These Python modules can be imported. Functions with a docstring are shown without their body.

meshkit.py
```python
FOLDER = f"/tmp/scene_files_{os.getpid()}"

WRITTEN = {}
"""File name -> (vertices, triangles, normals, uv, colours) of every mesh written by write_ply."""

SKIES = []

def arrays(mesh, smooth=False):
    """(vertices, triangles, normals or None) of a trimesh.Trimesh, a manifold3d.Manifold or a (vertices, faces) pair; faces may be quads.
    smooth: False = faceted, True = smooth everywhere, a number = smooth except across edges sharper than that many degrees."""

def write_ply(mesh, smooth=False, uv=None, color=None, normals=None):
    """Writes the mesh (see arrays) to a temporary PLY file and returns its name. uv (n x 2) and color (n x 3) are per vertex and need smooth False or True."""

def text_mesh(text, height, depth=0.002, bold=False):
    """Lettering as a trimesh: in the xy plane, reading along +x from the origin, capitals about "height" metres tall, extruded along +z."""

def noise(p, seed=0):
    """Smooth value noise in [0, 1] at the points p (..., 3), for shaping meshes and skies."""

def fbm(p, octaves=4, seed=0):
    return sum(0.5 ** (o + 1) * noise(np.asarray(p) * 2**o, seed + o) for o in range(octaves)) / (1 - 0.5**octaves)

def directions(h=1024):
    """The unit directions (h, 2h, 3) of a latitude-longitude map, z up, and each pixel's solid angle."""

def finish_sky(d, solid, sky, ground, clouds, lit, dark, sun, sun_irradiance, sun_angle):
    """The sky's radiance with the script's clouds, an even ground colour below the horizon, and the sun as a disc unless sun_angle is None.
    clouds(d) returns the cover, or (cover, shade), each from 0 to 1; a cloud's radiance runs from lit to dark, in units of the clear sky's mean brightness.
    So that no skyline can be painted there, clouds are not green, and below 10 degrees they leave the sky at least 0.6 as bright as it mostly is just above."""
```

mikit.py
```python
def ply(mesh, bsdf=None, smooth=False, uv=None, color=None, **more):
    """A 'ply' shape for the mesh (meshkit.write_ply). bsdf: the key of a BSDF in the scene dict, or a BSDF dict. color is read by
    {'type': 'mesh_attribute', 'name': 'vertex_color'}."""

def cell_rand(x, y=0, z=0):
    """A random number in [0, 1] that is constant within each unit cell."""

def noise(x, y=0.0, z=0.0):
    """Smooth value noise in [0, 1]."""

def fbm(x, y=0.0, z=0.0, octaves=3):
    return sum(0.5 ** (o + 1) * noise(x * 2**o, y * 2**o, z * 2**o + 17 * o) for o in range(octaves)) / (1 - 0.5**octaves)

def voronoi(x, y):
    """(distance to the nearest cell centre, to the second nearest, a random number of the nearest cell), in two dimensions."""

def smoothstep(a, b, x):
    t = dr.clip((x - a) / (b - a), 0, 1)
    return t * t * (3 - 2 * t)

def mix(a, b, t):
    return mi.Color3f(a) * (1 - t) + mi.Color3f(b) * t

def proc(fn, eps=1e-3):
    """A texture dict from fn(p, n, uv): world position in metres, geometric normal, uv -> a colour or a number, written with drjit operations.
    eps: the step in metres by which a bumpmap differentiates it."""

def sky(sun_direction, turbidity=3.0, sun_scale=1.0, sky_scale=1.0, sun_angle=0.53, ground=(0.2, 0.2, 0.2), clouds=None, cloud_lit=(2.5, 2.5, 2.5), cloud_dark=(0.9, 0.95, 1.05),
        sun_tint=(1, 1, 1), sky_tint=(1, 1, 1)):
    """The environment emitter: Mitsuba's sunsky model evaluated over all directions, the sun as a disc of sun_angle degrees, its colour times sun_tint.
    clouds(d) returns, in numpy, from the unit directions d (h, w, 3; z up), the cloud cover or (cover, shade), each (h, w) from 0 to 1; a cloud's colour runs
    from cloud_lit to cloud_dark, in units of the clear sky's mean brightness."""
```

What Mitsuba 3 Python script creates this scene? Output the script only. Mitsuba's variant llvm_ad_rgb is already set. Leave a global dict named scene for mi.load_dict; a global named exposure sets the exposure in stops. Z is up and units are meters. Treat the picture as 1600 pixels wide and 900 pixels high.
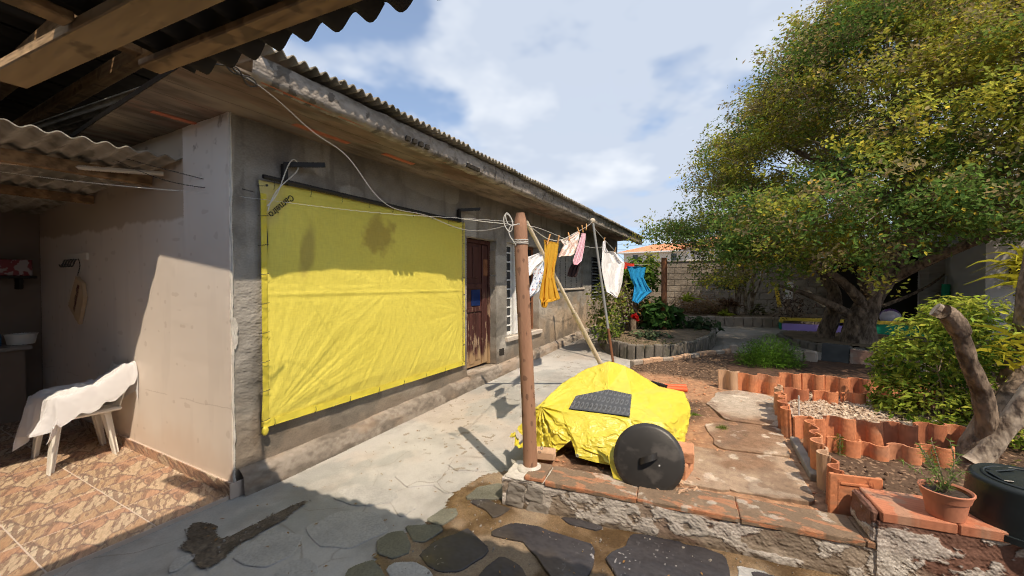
import math, random, numpy as np, trimesh, mitsuba as mi, drjit as dr, mikit, meshkit
from shapely.geometry import Polygon, Point, LineString, box as sbox
from shapely import affinity
from mikit import proc, noise, fbm, voronoi, cell_rand, smoothstep, mix
T = mi.ScalarTransform4f
rng = np.random.default_rng(11)
scene, labels = {'type': 'scene'}, {}

# ---------------------------------------------------------------- camera, sky, exposure
CAM = np.array([0, 0, 1.55]); FOC = 640.0; AZ = math.radians(28.669); PIT = math.radians(1.074)
FWD = np.array([-math.sin(AZ)*math.cos(PIT), math.cos(AZ)*math.cos(PIT), -math.sin(PIT)])
RGT = np.array([math.cos(AZ), math.sin(AZ), 0]); UPV = np.cross(RGT, FWD)
scene['camera'] = {'type': 'perspective', 'fov': 2*math.degrees(math.atan(800/FOC)), 'fov_axis': 'x', 'near_clip': 0.05, 'far_clip': 500.0,
                   'to_world': T().look_at(origin=CAM.tolist(), target=(CAM+FWD).tolist(), up=[0, 0, 1])}
SUN = (0.577, -0.44, 1.0)

def clouds(d):
    ca, sa = math.cos(0.235), math.sin(0.235)
    d = np.stack([d[..., 0]*ca-d[..., 1]*sa, d[..., 0]*sa+d[..., 1]*ca, d[..., 2]], -1)
    p = d / np.maximum(d[..., 2:3] + 0.22, 0.05)
    q = np.stack([p[..., 0]*1.5 + 2.5, p[..., 1]*1.5 + 9.3, 0*p[..., 0]], -1)
    n = meshkit.fbm(q, 6, 4)
    wisp = meshkit.fbm(q*2.9 + 5, 5, 9)
    v = n*0.72 + wisp*0.28
    cover = np.clip((v - 0.418)/0.13, 0, 1)
    cover = cover*cover*(3 - 2*cover)*0.95
    sh = np.clip((meshkit.fbm(q*1.4 + 20, 6, 21) - 0.38)/0.22, 0, 1)*np.clip((v-.42)/.08, 0, 1)
    return 0.16+0.84*cover, sh*0.95

scene['sky'] = mikit.sky(SUN, turbidity=3, sky_scale=1.5, clouds=clouds, cloud_lit=(2.3, 2.38, 2.48), cloud_dark=(1.5, 1.68, 1.98), ground=(0.22, 0.2, 0.17))
exposure = 1.62

# surveying: a pixel of the 1600 x 900 photograph, and what is known of the point (its depth, height or plane), gives the point
def _ray(x, y): return FWD + RGT*(x-800)/FOC - UPV*(y-450)/FOC
def at(x, y, d): return CAM + _ray(x, y)*d
def onz(x, y, z=0.0):
    r = _ray(x, y); return CAM + r*(z-CAM[2])/r[2]
def onx(x, y, X):
    r = _ray(x, y); return CAM + r*X/r[0]
def ony(x, y, Y):
    r = _ray(x, y); return CAM + r*Y/r[1]
def gz(Y): return 0.035*np.clip(np.asarray(Y, float)-2.0, 0, 12)
def ong(x, y):
    z = 0.05
    for _ in range(25):
        P = onz(x, y, z); z = float(gz(P[1]))
    return P

# ---------------------------------------------------------------- helpers
def num(name):
    if name not in labels and name not in scene and not any(k.startswith(name+'__') for k in scene): return name
    i = 1
    while True:
        k = f'{name}_{i:03d}'
        if k not in labels and k not in scene and not any(q.startswith(k+'__') for q in scene): return k
        i += 1
_cnt = {}
def thing(name, label, cat, group=None):
    k = name if name not in _cnt else f'{name}_{_cnt[name]:03d}'
    _cnt[name] = _cnt.get(name, 0) + 1
    labels[k] = {'label': label, 'category': cat}
    if group: labels[k]['group'] = group
    return k
def part(parent, name, mesh, bsdf, smooth=False, label=None, **kw):
    base = f'{parent}__{name}'
    k = base if base not in _cnt else f'{base}_{_cnt[base]:03d}'
    _cnt[base] = _cnt.get(base, 0) + 1
    scene[k] = mikit.ply(mesh, bsdf, smooth, **kw) if not isinstance(mesh, dict) else mesh
    if label: labels[k] = {'label': label}
    return k
def single(name, mesh, bsdf, label, cat, smooth=False, group=None, **kw):
    k = thing(name, label, cat, group)
    scene[k] = mikit.ply(mesh, bsdf, smooth, **kw) if not isinstance(mesh, dict) else mesh
    return k
def struct(name, mesh, bsdf, smooth=False, **kw):
    scene[name] = mikit.ply(mesh, bsdf, smooth, **kw)
    labels[name] = {'label': name.replace('_', ' '), 'kind': 'structure'}
    return name
def stuff(key, label=None, cat=None):
    labels.setdefault(key, {})
    labels[key]['kind'] = 'stuff'
    if label: labels[key]['label'] = label
    if cat: labels[key]['category'] = cat

def cat(ms): return trimesh.util.concatenate([m for m in ms if m is not None])
def box(x0, x1, y0, y1, z0, z1, b=0.0):
    if b <= 0:
        m = trimesh.creation.box(extents=[x1-x0, y1-y0, z1-z0]); m.apply_translation([(x0+x1)/2, (y0+y1)/2, (z0+z1)/2]); return m
    pts = []
    for sx in (0, 1):
        for sy in (0, 1):
            for sz in (0, 1):
                c = np.array([x1 if sx else x0, y1 if sy else y0, z1 if sz else z0]); s = np.array([-1 if sx else 1, -1 if sy else 1, -1 if sz else 1])
                for k in range(3):
                    q = c + s*b; q[k] = c[k]; pts.append(q)
    return trimesh.convex.convex_hull(np.array(pts))
def xf(mesh, loc=(0, 0, 0), rz=0.0, rx=0.0, ry=0.0, sc=None):
    m = mesh.copy()
    if sc is not None: m.apply_scale(sc)
    R = trimesh.transformations.euler_matrix(rx, ry, rz, 'sxyz'); m.apply_transform(R); m.apply_translation(loc); return m
def grid(P, closed_u=False):
    """P: (n, m, 3) points -> mesh"""
    n, m = P.shape[:2]
    idx = np.arange(n*m).reshape(n, m)
    if closed_u: idx = np.vstack([idx, idx[:1]])
    a, b, c, d = idx[:-1, :-1].ravel(), idx[1:, :-1].ravel(), idx[1:, 1:].ravel(), idx[:-1, 1:].ravel()
    f = np.vstack([np.stack([a, b, c], 1), np.stack([a, c, d], 1)])
    return trimesh.Trimesh(P.reshape(-1, 3), f, process=False)
def slab_of(P, th, nrm=None):
    """a sheet grid P given thickness th along its normals (closed shell)"""
    top = grid(P); n = top.vertex_normals if nrm is None else np.broadcast_to(nrm, (P.shape[0]*P.shape[1], 3))
    Q = (P.reshape(-1, 3) - n*th).reshape(P.shape)
    bot = grid(Q); bot.invert()
    def strip(A, B):
        return grid(np.stack([A, B], 0))
    rim = [strip(P[0], Q[0]), strip(Q[-1], P[-1]), strip(Q[:, 0], P[:, 0]), strip(P[:, -1], Q[:, -1])]
    return cat([top, bot]+rim)
def spline(pts, n):
    from scipy.interpolate import CubicSpline
    p = np.asarray(pts, float)
    if len(p) < 3: return p[0] + (p[-1]-p[0])*np.linspace(0, 1, n)[:, None]
    t = np.r_[0, np.cumsum(np.linalg.norm(np.diff(p, axis=0), axis=1))]
    return CubicSpline(t, p)(np.linspace(0, t[-1], n))
def tube(pts, r, sides=8, rough=0.0, seed=0, cap=True):
    p = np.asarray(pts, float); n = len(p); r = np.broadcast_to(np.asarray(r, float), (n,)) if np.ndim(r) == 0 or len(np.atleast_1d(r)) == n else np.interp(np.linspace(0, 1, n), np.linspace(0, 1, len(r)), r)
    t = np.gradient(p, axis=0); t /= np.linalg.norm(t, axis=1, keepdims=True)+1e-12
    a = np.cross(t[0], [0, 0, 1.0] if abs(t[0][2]) < .9 else [1.0, 0, 0]); a /= np.linalg.norm(a)
    A = []
    for i in range(n):
        a = a - t[i]*(a@t[i]); a /= np.linalg.norm(a)+1e-12; A.append(a)
    A = np.array(A); B = np.cross(t, A); ang = np.arange(sides)*2*np.pi/sides
    P = p[:, None] + r[:, None, None]*(np.cos(ang)[None, :, None]*A[:, None]+np.sin(ang)[None, :, None]*B[:, None])
    if rough:
        f = meshkit.fbm(P*np.array([9, 9, 4.]), 4, seed)-.5
        P = p[:, None] + (P-p[:, None])*(1+rough*2*f[..., None])
    m = grid(P.transpose(1, 0, 2), closed_u=True); m.invert()
    if cap:
        v = np.vstack([m.vertices, p[:1], p[-1:]]); k = len(m.vertices); i0 = np.arange(sides)*n; i1 = i0 + n-1
        f = np.vstack([m.faces, np.stack([np.full(sides, k), i0, np.roll(i0, -1)], 1)[:, ::-1], np.stack([np.full(sides, k+1), np.roll(i1, -1), i1], 1)[:, ::-1]])
        m = trimesh.Trimesh(v, f, process=False)
    return m
def lathe(prof, seg=48):
    prof = np.asarray(prof, float); a = np.arange(seg)*2*np.pi/seg
    P = np.stack([prof[None, :, 0]*np.cos(a)[:, None], prof[None, :, 0]*np.sin(a)[:, None], np.broadcast_to(prof[None, :, 1], (seg, len(prof)))], -1)
    return grid(P, closed_u=True)
def extrude(poly, h, z=0.0):
    m = trimesh.creation.extrude_polygon(poly, h, engine='earcut'); m.apply_translation([0, 0, z]); return m
def smooth_poly(pts, n=6, jit=0.0, seed=0):
    """closed outline with rounded corners and small irregularities"""
    p = np.asarray(pts, float)[:, :2]
    pl = Polygon(p).buffer(0)
    r = math.sqrt(pl.area)*0.07
    pl = pl.buffer(-r).buffer(r*1.0, join_style='round')
    L = pl.exterior.length; k = max(24, int(L/0.035))
    q = np.array([pl.exterior.interpolate(i/k, normalized=True).coords[0] for i in range(k)])
    if jit:
        d = meshkit.fbm(np.c_[q*9, np.zeros(k)+seed], 4, seed)-.5; c = q.mean(0); u = (q-c)/np.linalg.norm(q-c, axis=1, keepdims=True)
        q = q + u*d[:, None]*jit*2
    return Polygon(q).buffer(0)
def stone(poly, z0, h, bev=0.006, tilt=(0, 0)):
    """flat stone: outline poly, chamfered rim, from z0 up h"""
    if poly.geom_type != 'Polygon': poly = max(poly.geoms, key=lambda g: g.area)
    o = np.array(poly.exterior.coords)[:-1]
    inn = poly.buffer(-bev)
    if inn.is_empty or inn.geom_type != 'Polygon': return extrude(poly, h, z0)
    c = np.array(poly.centroid.coords[0]); s = 1 - bev/max(.02, math.sqrt(poly.area/math.pi))
    i = c + (o-c)*s; n = len(o)
    def zz(q): return np.zeros(len(q))+tilt[0]*(q[:, 0]-c[0])+tilt[1]*(q[:, 1]-c[1])
    V = [np.c_[o, np.full(n, z0)], np.c_[o, z0+h-bev*.6+zz(o)], np.c_[i, z0+h+zz(i)]]
    rings = np.stack(V, 1)
    side = grid(rings, closed_u=True)
    vv, ff = trimesh.creation.triangulate_polygon(Polygon(i), engine='earcut')
    vz = np.c_[vv, z0+h+zz(np.asarray(vv))]
    m = trimesh.Trimesh(vz, ff, process=False)
    if m.face_normals[:, 2].sum() < 0: m.invert()
    if len(side.faces) and Polygon(o).exterior.is_ccw is False: side.invert()
    return cat([side, m])

# ---------------------------------------------------------------- materials
def mat(name, col, rough=0.8, bump=None, scale=1.0, spec=0.35, eps=2e-3, **kw):
    c = proc(col) if callable(col) else ({'type': 'rgb', 'value': list(col)} if not isinstance(col, dict) else col)
    r = proc(rough) if callable(rough) else float(rough)
    b = {'type': 'principled', 'base_color': c, 'roughness': r, 'specular': spec, **kw}
    if bump is not None: b = {'type': 'bumpmap', 'arbitrary': proc(bump, eps), 'scale': scale, 'bsdf': b}
    scene[name] = {'type': 'twosided', 'bsdf': b}
VC = {'type': 'mesh_attribute', 'name': 'vertex_color'}
def leafmat(name, trans=0.7, rough=0.5, col=None):
    scene[name] = {'type': 'principledthin', 'base_color': col or VC, 'roughness': rough, 'diff_trans': trans, 'spec_trans': 0.0, 'eta': 1.4}

def c_path(p, n, uv):
    a = fbm(p.x*1.1, p.y*1.1, 3.0, 4); b = fbm(p.x*9, p.y*9, 1.0, 4); f = noise(p.x*160, p.y*160, 2)
    c = mix((0.28, 0.272, 0.255), (0.44, 0.432, 0.415), smoothstep(0.3, 0.7, a*.65+b*.35))
    pink = smoothstep(0.52, 0.7, fbm(p.x*1.7+9, p.y*1.7, 5.0, 4))
    c = mix(c, (0.48, 0.40, 0.34), pink*0.4)
    grey = smoothstep(0.55, 0.66, fbm(p.x*3.1+3, p.y*2.3, 15.0, 5))
    c = mix(c, (0.30, 0.31, 0.30), grey*0.55)
    # far part of the path is older and damp under the trees
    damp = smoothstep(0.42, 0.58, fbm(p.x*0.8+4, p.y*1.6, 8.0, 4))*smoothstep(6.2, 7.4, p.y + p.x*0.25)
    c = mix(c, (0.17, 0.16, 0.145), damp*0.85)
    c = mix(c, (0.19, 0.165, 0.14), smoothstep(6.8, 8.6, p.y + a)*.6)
    d1, d2, w = voronoi(p.x*1.75 + fbm(p.x*2, p.y*2, 1.0)*0.7, p.y*1.75 + fbm(p.x*2, p.y*2, 7.0)*0.7)
    lines = (1-smoothstep(0.0, 0.028, d2-d1))*smoothstep(0.45, 0.62, fbm(p.x*1.3, p.y*1.3, 31.0, 3))*(1-smoothstep(2.8, 3.8, p.y))
    c = mix(c, (0.22, 0.19, 0.16), lines*0.55)
    speck = smoothstep(0.80, 0.86, noise(p.x*23, p.y*23, 5))*smoothstep(.55, .7, noise(p.x*3, p.y*3, 9))
    return mix(c, (0.2, 0.15, 0.1), speck*.6)*(0.94+0.12*f)
def b_path(p, n, uv): return fbm(p.x*26, p.y*26, 1.0, 4)*0.5 + noise(p.x*170, p.y*170, 0)*0.2
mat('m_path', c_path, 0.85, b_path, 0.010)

def c_mortar(p, n, uv):
    a = fbm(p.x*5, p.y*5, 3.0, 5); f = noise(p.x*210, p.y*210, 2); g = noise(p.x*90, p.y*90, 4)
    c = mix((0.085, 0.052, 0.024), (0.195, 0.132, 0.075), smoothstep(0.32, 0.66, a))
    pale = smoothstep(.5, .68, fbm(p.x*2.6+5, p.y*2.6, 9.0, 4))
    c = mix(c, (0.38, 0.305, 0.225), pale*.5)
    return c*(0.7+0.35*f+.25*g)
def r_mortar(p, n, uv): return 0.35+0.55*smoothstep(0.4, 0.6, fbm(p.x*2.6+5, p.y*2.6, 9.0, 4))
def b_mortar(p, n, uv): return fbm(p.x*20, p.y*20, 1.0, 4)*.7+noise(p.x*140, p.y*140, 0)*0.4
mat('m_mortar', c_mortar, r_mortar, b_mortar, 0.012)

def c_slate(p, n, uv):
    a = fbm(p.x*4, p.y*9, 3.0, 5); f = fbm(p.x*40, p.y*60, 2, 3); s = smoothstep(0.82, 0.88, noise(p.x*75, p.y*48, 3))
    c = mix((0.022, 0.022, 0.029), (0.06, 0.056, 0.06), a)
    br = smoothstep(0.5, 0.72, fbm(p.x*2.2+8, p.y*2.2, 1.0, 4)); c = mix(c, (0.075, 0.06, 0.045), br*.7)
    c = mix(c, (0.34, 0.33, 0.34), s*smoothstep(.52, .66, fbm(p.x*3, p.y*3, 22.0, 3))*0.7)
    return c*(0.75+0.5*f)
def r_slate(p, n, uv): return 0.22+0.4*fbm(p.x*6, p.y*6, 9.0, 4)
def b_slate(p, n, uv): return fbm(p.x*14, p.y*30, 1.0, 5)
mat('m_slate', c_slate, r_slate, b_slate, 0.006, spec=0.5)
def c_slategreen(p, n, uv):
    a = fbm(p.x*7, p.y*7, 3.0, 5); f = noise(p.x*120, p.y*120, 2)
    return mix((0.10, 0.10, 0.08), (0.19, 0.19, 0.155), a)*(0.8+0.35*f)
mat('m_greenstone', c_slategreen, 0.6, b_slate, 0.006)
def c_palestone(p, n, uv):
    a = fbm(p.x*6, p.y*6, 13.0, 5); f = noise(p.x*120, p.y*120, 2)
    return mix((0.30, 0.30, 0.295), (0.46, 0.455, 0.44), a)*(0.85+0.25*f)
mat('m_palestone', c_palestone, 0.8, b_path, 0.008)

def c_soil(p, n, uv):
    a = fbm(p.x*3, p.y*3, 3.0, 4); f = fbm(p.x*30, p.y*30, 2.0, 4)
    sandy = smoothstep(0.15, 0.75, fbm(p.x*1.1+2, p.y*0.9, 6.0, 4))*(1-smoothstep(0.35, 0.62, p.x))*(1-smoothstep(5.4, 6.2, p.y))
    c = mix((0.060, 0.038, 0.026), (0.125, 0.078, 0.05), a)
    c = mix(c, (0.36, 0.20, 0.115), smoothstep(0.05, .5, sandy)*0.95)
    chips = smoothstep(0.70, 0.80, noise(p.x*48, p.y*48, 5))
    c = mix(c, (0.42, 0.28, 0.18), chips*0.5)
    return c*(0.6+0.8*f)
def b_soil(p, n, uv): return fbm(p.x*22, p.y*22, 1.0, 5)+0.4*noise(p.x*80, p.y*80, 3)
mat('m_soil', c_soil, 0.95, b_soil, 0.03)
def c_slabs(p, n, uv):
    a = fbm(p.x*2.6, p.y*2.6, 3.0, 5); f = fbm(p.x*24, p.y*24, 2.0, 4); k = noise(p.x*150, p.y*150, 1)
    c = mix((0.24, 0.145, 0.09), (0.36, 0.265, 0.19), smoothstep(0.35, 0.62, a))
    c = mix(c, (0.42, 0.365, 0.30), smoothstep(4.1, 5.0, p.y + (a-.5)*1.2)*0.75)
    c = mix(c, (0.66, 0.58, 0.48), smoothstep(0.62, 0.72, fbm(p.x*9, p.y*9, 8.0, 4))*0.5)
    c = mix(c, (0.17, 0.11, 0.075), smoothstep(0.56, 0.66, fbm(p.x*4, p.y*3, 12.0, 5))*0.55)
    return c*(0.55+0.5*f+.22*k)
mat('m_slabs', c_slabs, 0.9, b_soil, 0.012)
def c_ground(p, n, uv):
    a = fbm(p.x*.6, p.y*.6, 3.0, 4)
    return mix((0.13, 0.095, 0.065), (0.23, 0.18, 0.125), a)
mat('m_ground', c_ground, 0.95)

def c_plaster(p, n, uv):
    a = fbm(p.x*1.6+2, p.y*1.6, p.z*1.6, 5); b = fbm(p.x*8, p.y*8, p.z*8, 4); f = noise(p.x*110, p.y*110, p.z*110)
    c = mix((0.19, 0.178, 0.16), (0.36, 0.34, 0.31), smoothstep(0.3, 0.7, a*.6+b*.4))
    spots = smoothstep(0.68, 0.72, noise(p.y*2.6, p.z*3.4, 7)+.12*b)
    c = mix(c, (0.55, 0.53, 0.48), spots*0.45)
    low = 1-smoothstep(0.25, 0.75, p.z-0.035*dr.clip(p.y-2, 0, 12) + (fbm(p.y*2.2, p.z*2, 4.0, 4)-.5)*0.7)
    c = mix(c, (0.20, 0.155, 0.115), low*0.80)
    ochre = smoothstep(6.0, 8.0, p.y)*smoothstep(.25, .6, p.z)*(1-smoothstep(.8, 1.3, p.z+(b-.5)*.8))
    c = mix(c, (0.5, 0.36, 0.23), ochre*.55)
    mould = smoothstep(0.52, 0.64, fbm(p.y*3.2, p.z*2.4, 17.0, 5))*(1-smoothstep(0.9, 1.4, p.z))
    c = mix(c, (0.13, 0.12, 0.105), mould*0.55)
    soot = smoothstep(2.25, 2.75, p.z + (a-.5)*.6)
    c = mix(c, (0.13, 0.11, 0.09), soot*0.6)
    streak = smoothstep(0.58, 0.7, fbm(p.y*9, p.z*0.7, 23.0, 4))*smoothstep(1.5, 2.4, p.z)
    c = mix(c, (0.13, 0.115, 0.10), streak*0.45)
    return c*(0.82+0.3*f)
def b_plaster(p, n, uv): return fbm(p.x*16, p.y*16, p.z*16, 5)+0.25*noise(p.x*90, p.y*90, p.z*90)
mat('m_plaster', c_plaster, 0.92, b_plaster, 0.022)
def c_soffit(p, n, uv):
    a = fbm(p.x*3, p.y*1.1, p.z*3, 5); b = fbm(p.x*14, p.y*5, p.z*14, 4)
    c = mix((0.10, 0.075, 0.055), (0.27, 0.215, 0.165), smoothstep(.3, .7, a*.6+b*.4))
    red = smoothstep(0.57, 0.62, fbm(p.x*5+4, p.y*1.3, 3.0, 3))
    c = mix(c, (0.24, 0.10, 0.06), red*0.22)
    line = 1-smoothstep(0.0, 0.012, dr.abs(p.x*4.2 - dr.floor(p.x*4.2) - 0.5)/4.2)
    return mix(c, (0.10, 0.08, 0.06), line*.6)*(0.8+.35*b)
def b_soffit(p, n, uv): return fbm(p.x*26, p.y*6, p.z*26, 5)
mat('m_soffit', c_soffit, 0.95, b_soffit, 0.02)
def c_fascia(p, n, uv):
    a = fbm(p.x*3, p.y*3, p.z*9, 5); b = fbm(p.x*24, p.y*24, p.z*24, 4)
    c = mix((0.20, 0.175, 0.15), (0.37, 0.335, 0.30), smoothstep(.3, .7, a*.5+b*.5))
    return mix(c, (0.08, 0.07, 0.06), smoothstep(0.62, 0.68, fbm(p.y*16, p.z*14, 3.0, 4))*0.7)
mat('m_fascia', c_fascia, 0.95, b_plaster, 0.02)
def c_render(p, n, uv):    # painted side wall
    a = fbm(p.x*1.3, p.y, p.z*1.3, 5); b = fbm(p.x*6, p.y, p.z*1.6, 4)
    c = mix((0.66, 0.59, 0.52), (0.73, 0.66, 0.59), a)
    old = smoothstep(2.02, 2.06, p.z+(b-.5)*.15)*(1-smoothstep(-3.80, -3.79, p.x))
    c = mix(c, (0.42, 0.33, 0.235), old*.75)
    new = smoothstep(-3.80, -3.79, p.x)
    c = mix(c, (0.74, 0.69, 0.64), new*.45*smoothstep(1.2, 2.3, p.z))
    st = smoothstep(0.62, 0.72, fbm(p.x*12, p.y, p.z*9, 4))*smoothstep(2.2, 2.6, p.z)
    c = mix(c, (0.22, 0.17, 0.13), st*.6)
    drip = smoothstep(.6, .72, fbm(p.x*7+3, 1.0, p.z*0.9, 4))*(1-smoothstep(-4.0, -3.3, p.x)*0)*.25
    c = mix(c, (0.40, 0.35, 0.31), drip*.35)
    crack = 1-smoothstep(.0, .006, dr.abs(p.z-.60-.05*fbm(p.x*2.5, 2.0, 1.0, 5)*(p.x+4.4)))
    c = mix(c, (0.45, 0.38, 0.32), crack*.5*smoothstep(.42, .5, fbm(p.x*3, 1.0, 5.0, 3)))
    damp = (1-smoothstep(.15, .45, p.z+(b-.5)*.4)); c = mix(c, (0.60, 0.47, 0.37), damp*.5)
    spk = smoothstep(.80, .84, noise(p.x*16, p.y, p.z*16)); c = mix(c, (0.45, 0.37, 0.30), spk*.3)
    return c
def b_render(p, n, uv): return fbm(p.x*9, p.y*9, p.z*9, 4)
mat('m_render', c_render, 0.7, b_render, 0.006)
mat('m_interior', lambda p, n, uv: mix((0.17, 0.13, 0.10), (0.25, 0.20, 0.16), fbm(p.x*3, p.y*3, p.z*3, 4)), 0.8)

def c_tile(p, n, uv):      # printed floor tile: the same slate-shard print on every tile
    u, v = uv.x, uv.y
    w = fbm(u*3.1, v*3.1, 4.0, 4)*0.5
    s = (u*0.90-v*0.44); t = (u*0.44+v*0.90)
    d1, d2, k = voronoi(s*1.9+w*.6, t*5.2+w*1.6)
    edge = 1-smoothstep(0.02, 0.10, d2-d1)
    grain = fbm(s*5+k*9, t*26, 2.0, 5); fine = fbm(s*14, t*60+k*5, 6.0, 4)
    c = mix((0.42, 0.265, 0.165), (0.56, 0.43, 0.30), smoothstep(.25, .6, k*.6+grain*.5))
    c = mix(c, (0.46, 0.25, 0.165), smoothstep(.64, .74, k)*.75)
    c = mix(c, (0.66, 0.57, 0.44), (1-smoothstep(.16, .26, k))*.8)
    c = mix(c, (0.24, 0.155, 0.115), smoothstep(.50, .62, grain)*.8)
    crack = 1-smoothstep(0.0, 0.035, dr.abs(fbm(s*2.2, t*1.2+3, 8.0, 4)-.5))
    c = mix(c, (0.20, 0.14, 0.125), edge*0.65+crack*.35)
    return c*(0.72+0.5*fine)*0.90
mat('m_tile', c_tile, 0.32, lambda p, n, uv: fbm(p.x*20, p.y*30, 2.0, 4), 0.006, spec=0.5)
mat('m_grout', (0.50, 0.42, 0.36), 0.9)

def c_corr(p, n, uv):
    a = fbm(p.x*1.5, p.y*4, p.z*3, 5); b = fbm(p.x*12, p.y*12, p.z*12, 4)
    c = mix((0.17, 0.145, 0.11), (0.36, 0.33, 0.275), smoothstep(.3, .68, a*.6+b*.4))
    return mix(c, (0.09, 0.085, 0.06), smoothstep(.55, .66, fbm(p.x*2.4, p.y*7, 9.0, 5))*.6)
mat('m_corr', c_corr, 0.95, b_plaster, 0.008)
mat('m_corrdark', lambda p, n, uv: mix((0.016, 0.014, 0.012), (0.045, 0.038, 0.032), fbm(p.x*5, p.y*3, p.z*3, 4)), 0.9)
def c_wood(p, n, uv):
    a = fbm(p.x*1.4, p.y*22, p.z*22, 5); b = fbm(p.x*9, p.y*9, p.z*9, 4)
    c = mix((0.14, 0.08, 0.038), (0.34, 0.21, 0.105), smoothstep(.3, .7, a*.6+b*.4))
    return mix(c, (0.09, 0.06, 0.035), smoothstep(.58, .68, b)*.6)
mat('m_wood', c_wood, 0.8, lambda p, n, uv: fbm(p.x*4, p.y*50, p.z*50, 4), 0.01)
def c_post(p, n, uv):
    a = fbm(p.x*30, p.y*30, p.z*1.6, 5); k = smoothstep(.72, .78, noise(p.x*40, p.y*40, p.z*16))
    return mix(mix((0.27, 0.14, 0.085), (0.42, 0.24, 0.155), a), (0.1, 0.055, 0.035), k*.6)
mat('m_post', c_post, 0.75, lambda p, n, uv: fbm(p.x*60, p.y*60, p.z*4, 4), 0.006)
mat('m_palewood', lambda p, n, uv: mix((0.50, 0.42, 0.31), (0.68, 0.60, 0.48), fbm(p.x*20, p.y*20, p.z*3, 4)), 0.7)
mat('m_steel', (0.32, 0.33, 0.33), 0.5, metallic=0.3)
mat('m_rust', lambda p, n, uv: mix((0.13, 0.05, 0.025), (0.27, 0.12, 0.06), fbm(p.x*20, p.y*20, p.z*12, 4)), 0.85)
mat('m_black', (0.02, 0.02, 0.022), 0.5)
mat('m_wire', (0.05, 0.045, 0.04), 0.7)
mat('m_cord', (0.62, 0.61, 0.57), 0.7)
mat('m_cordgrey', (0.30, 0.29, 0.27), 0.8)
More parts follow.
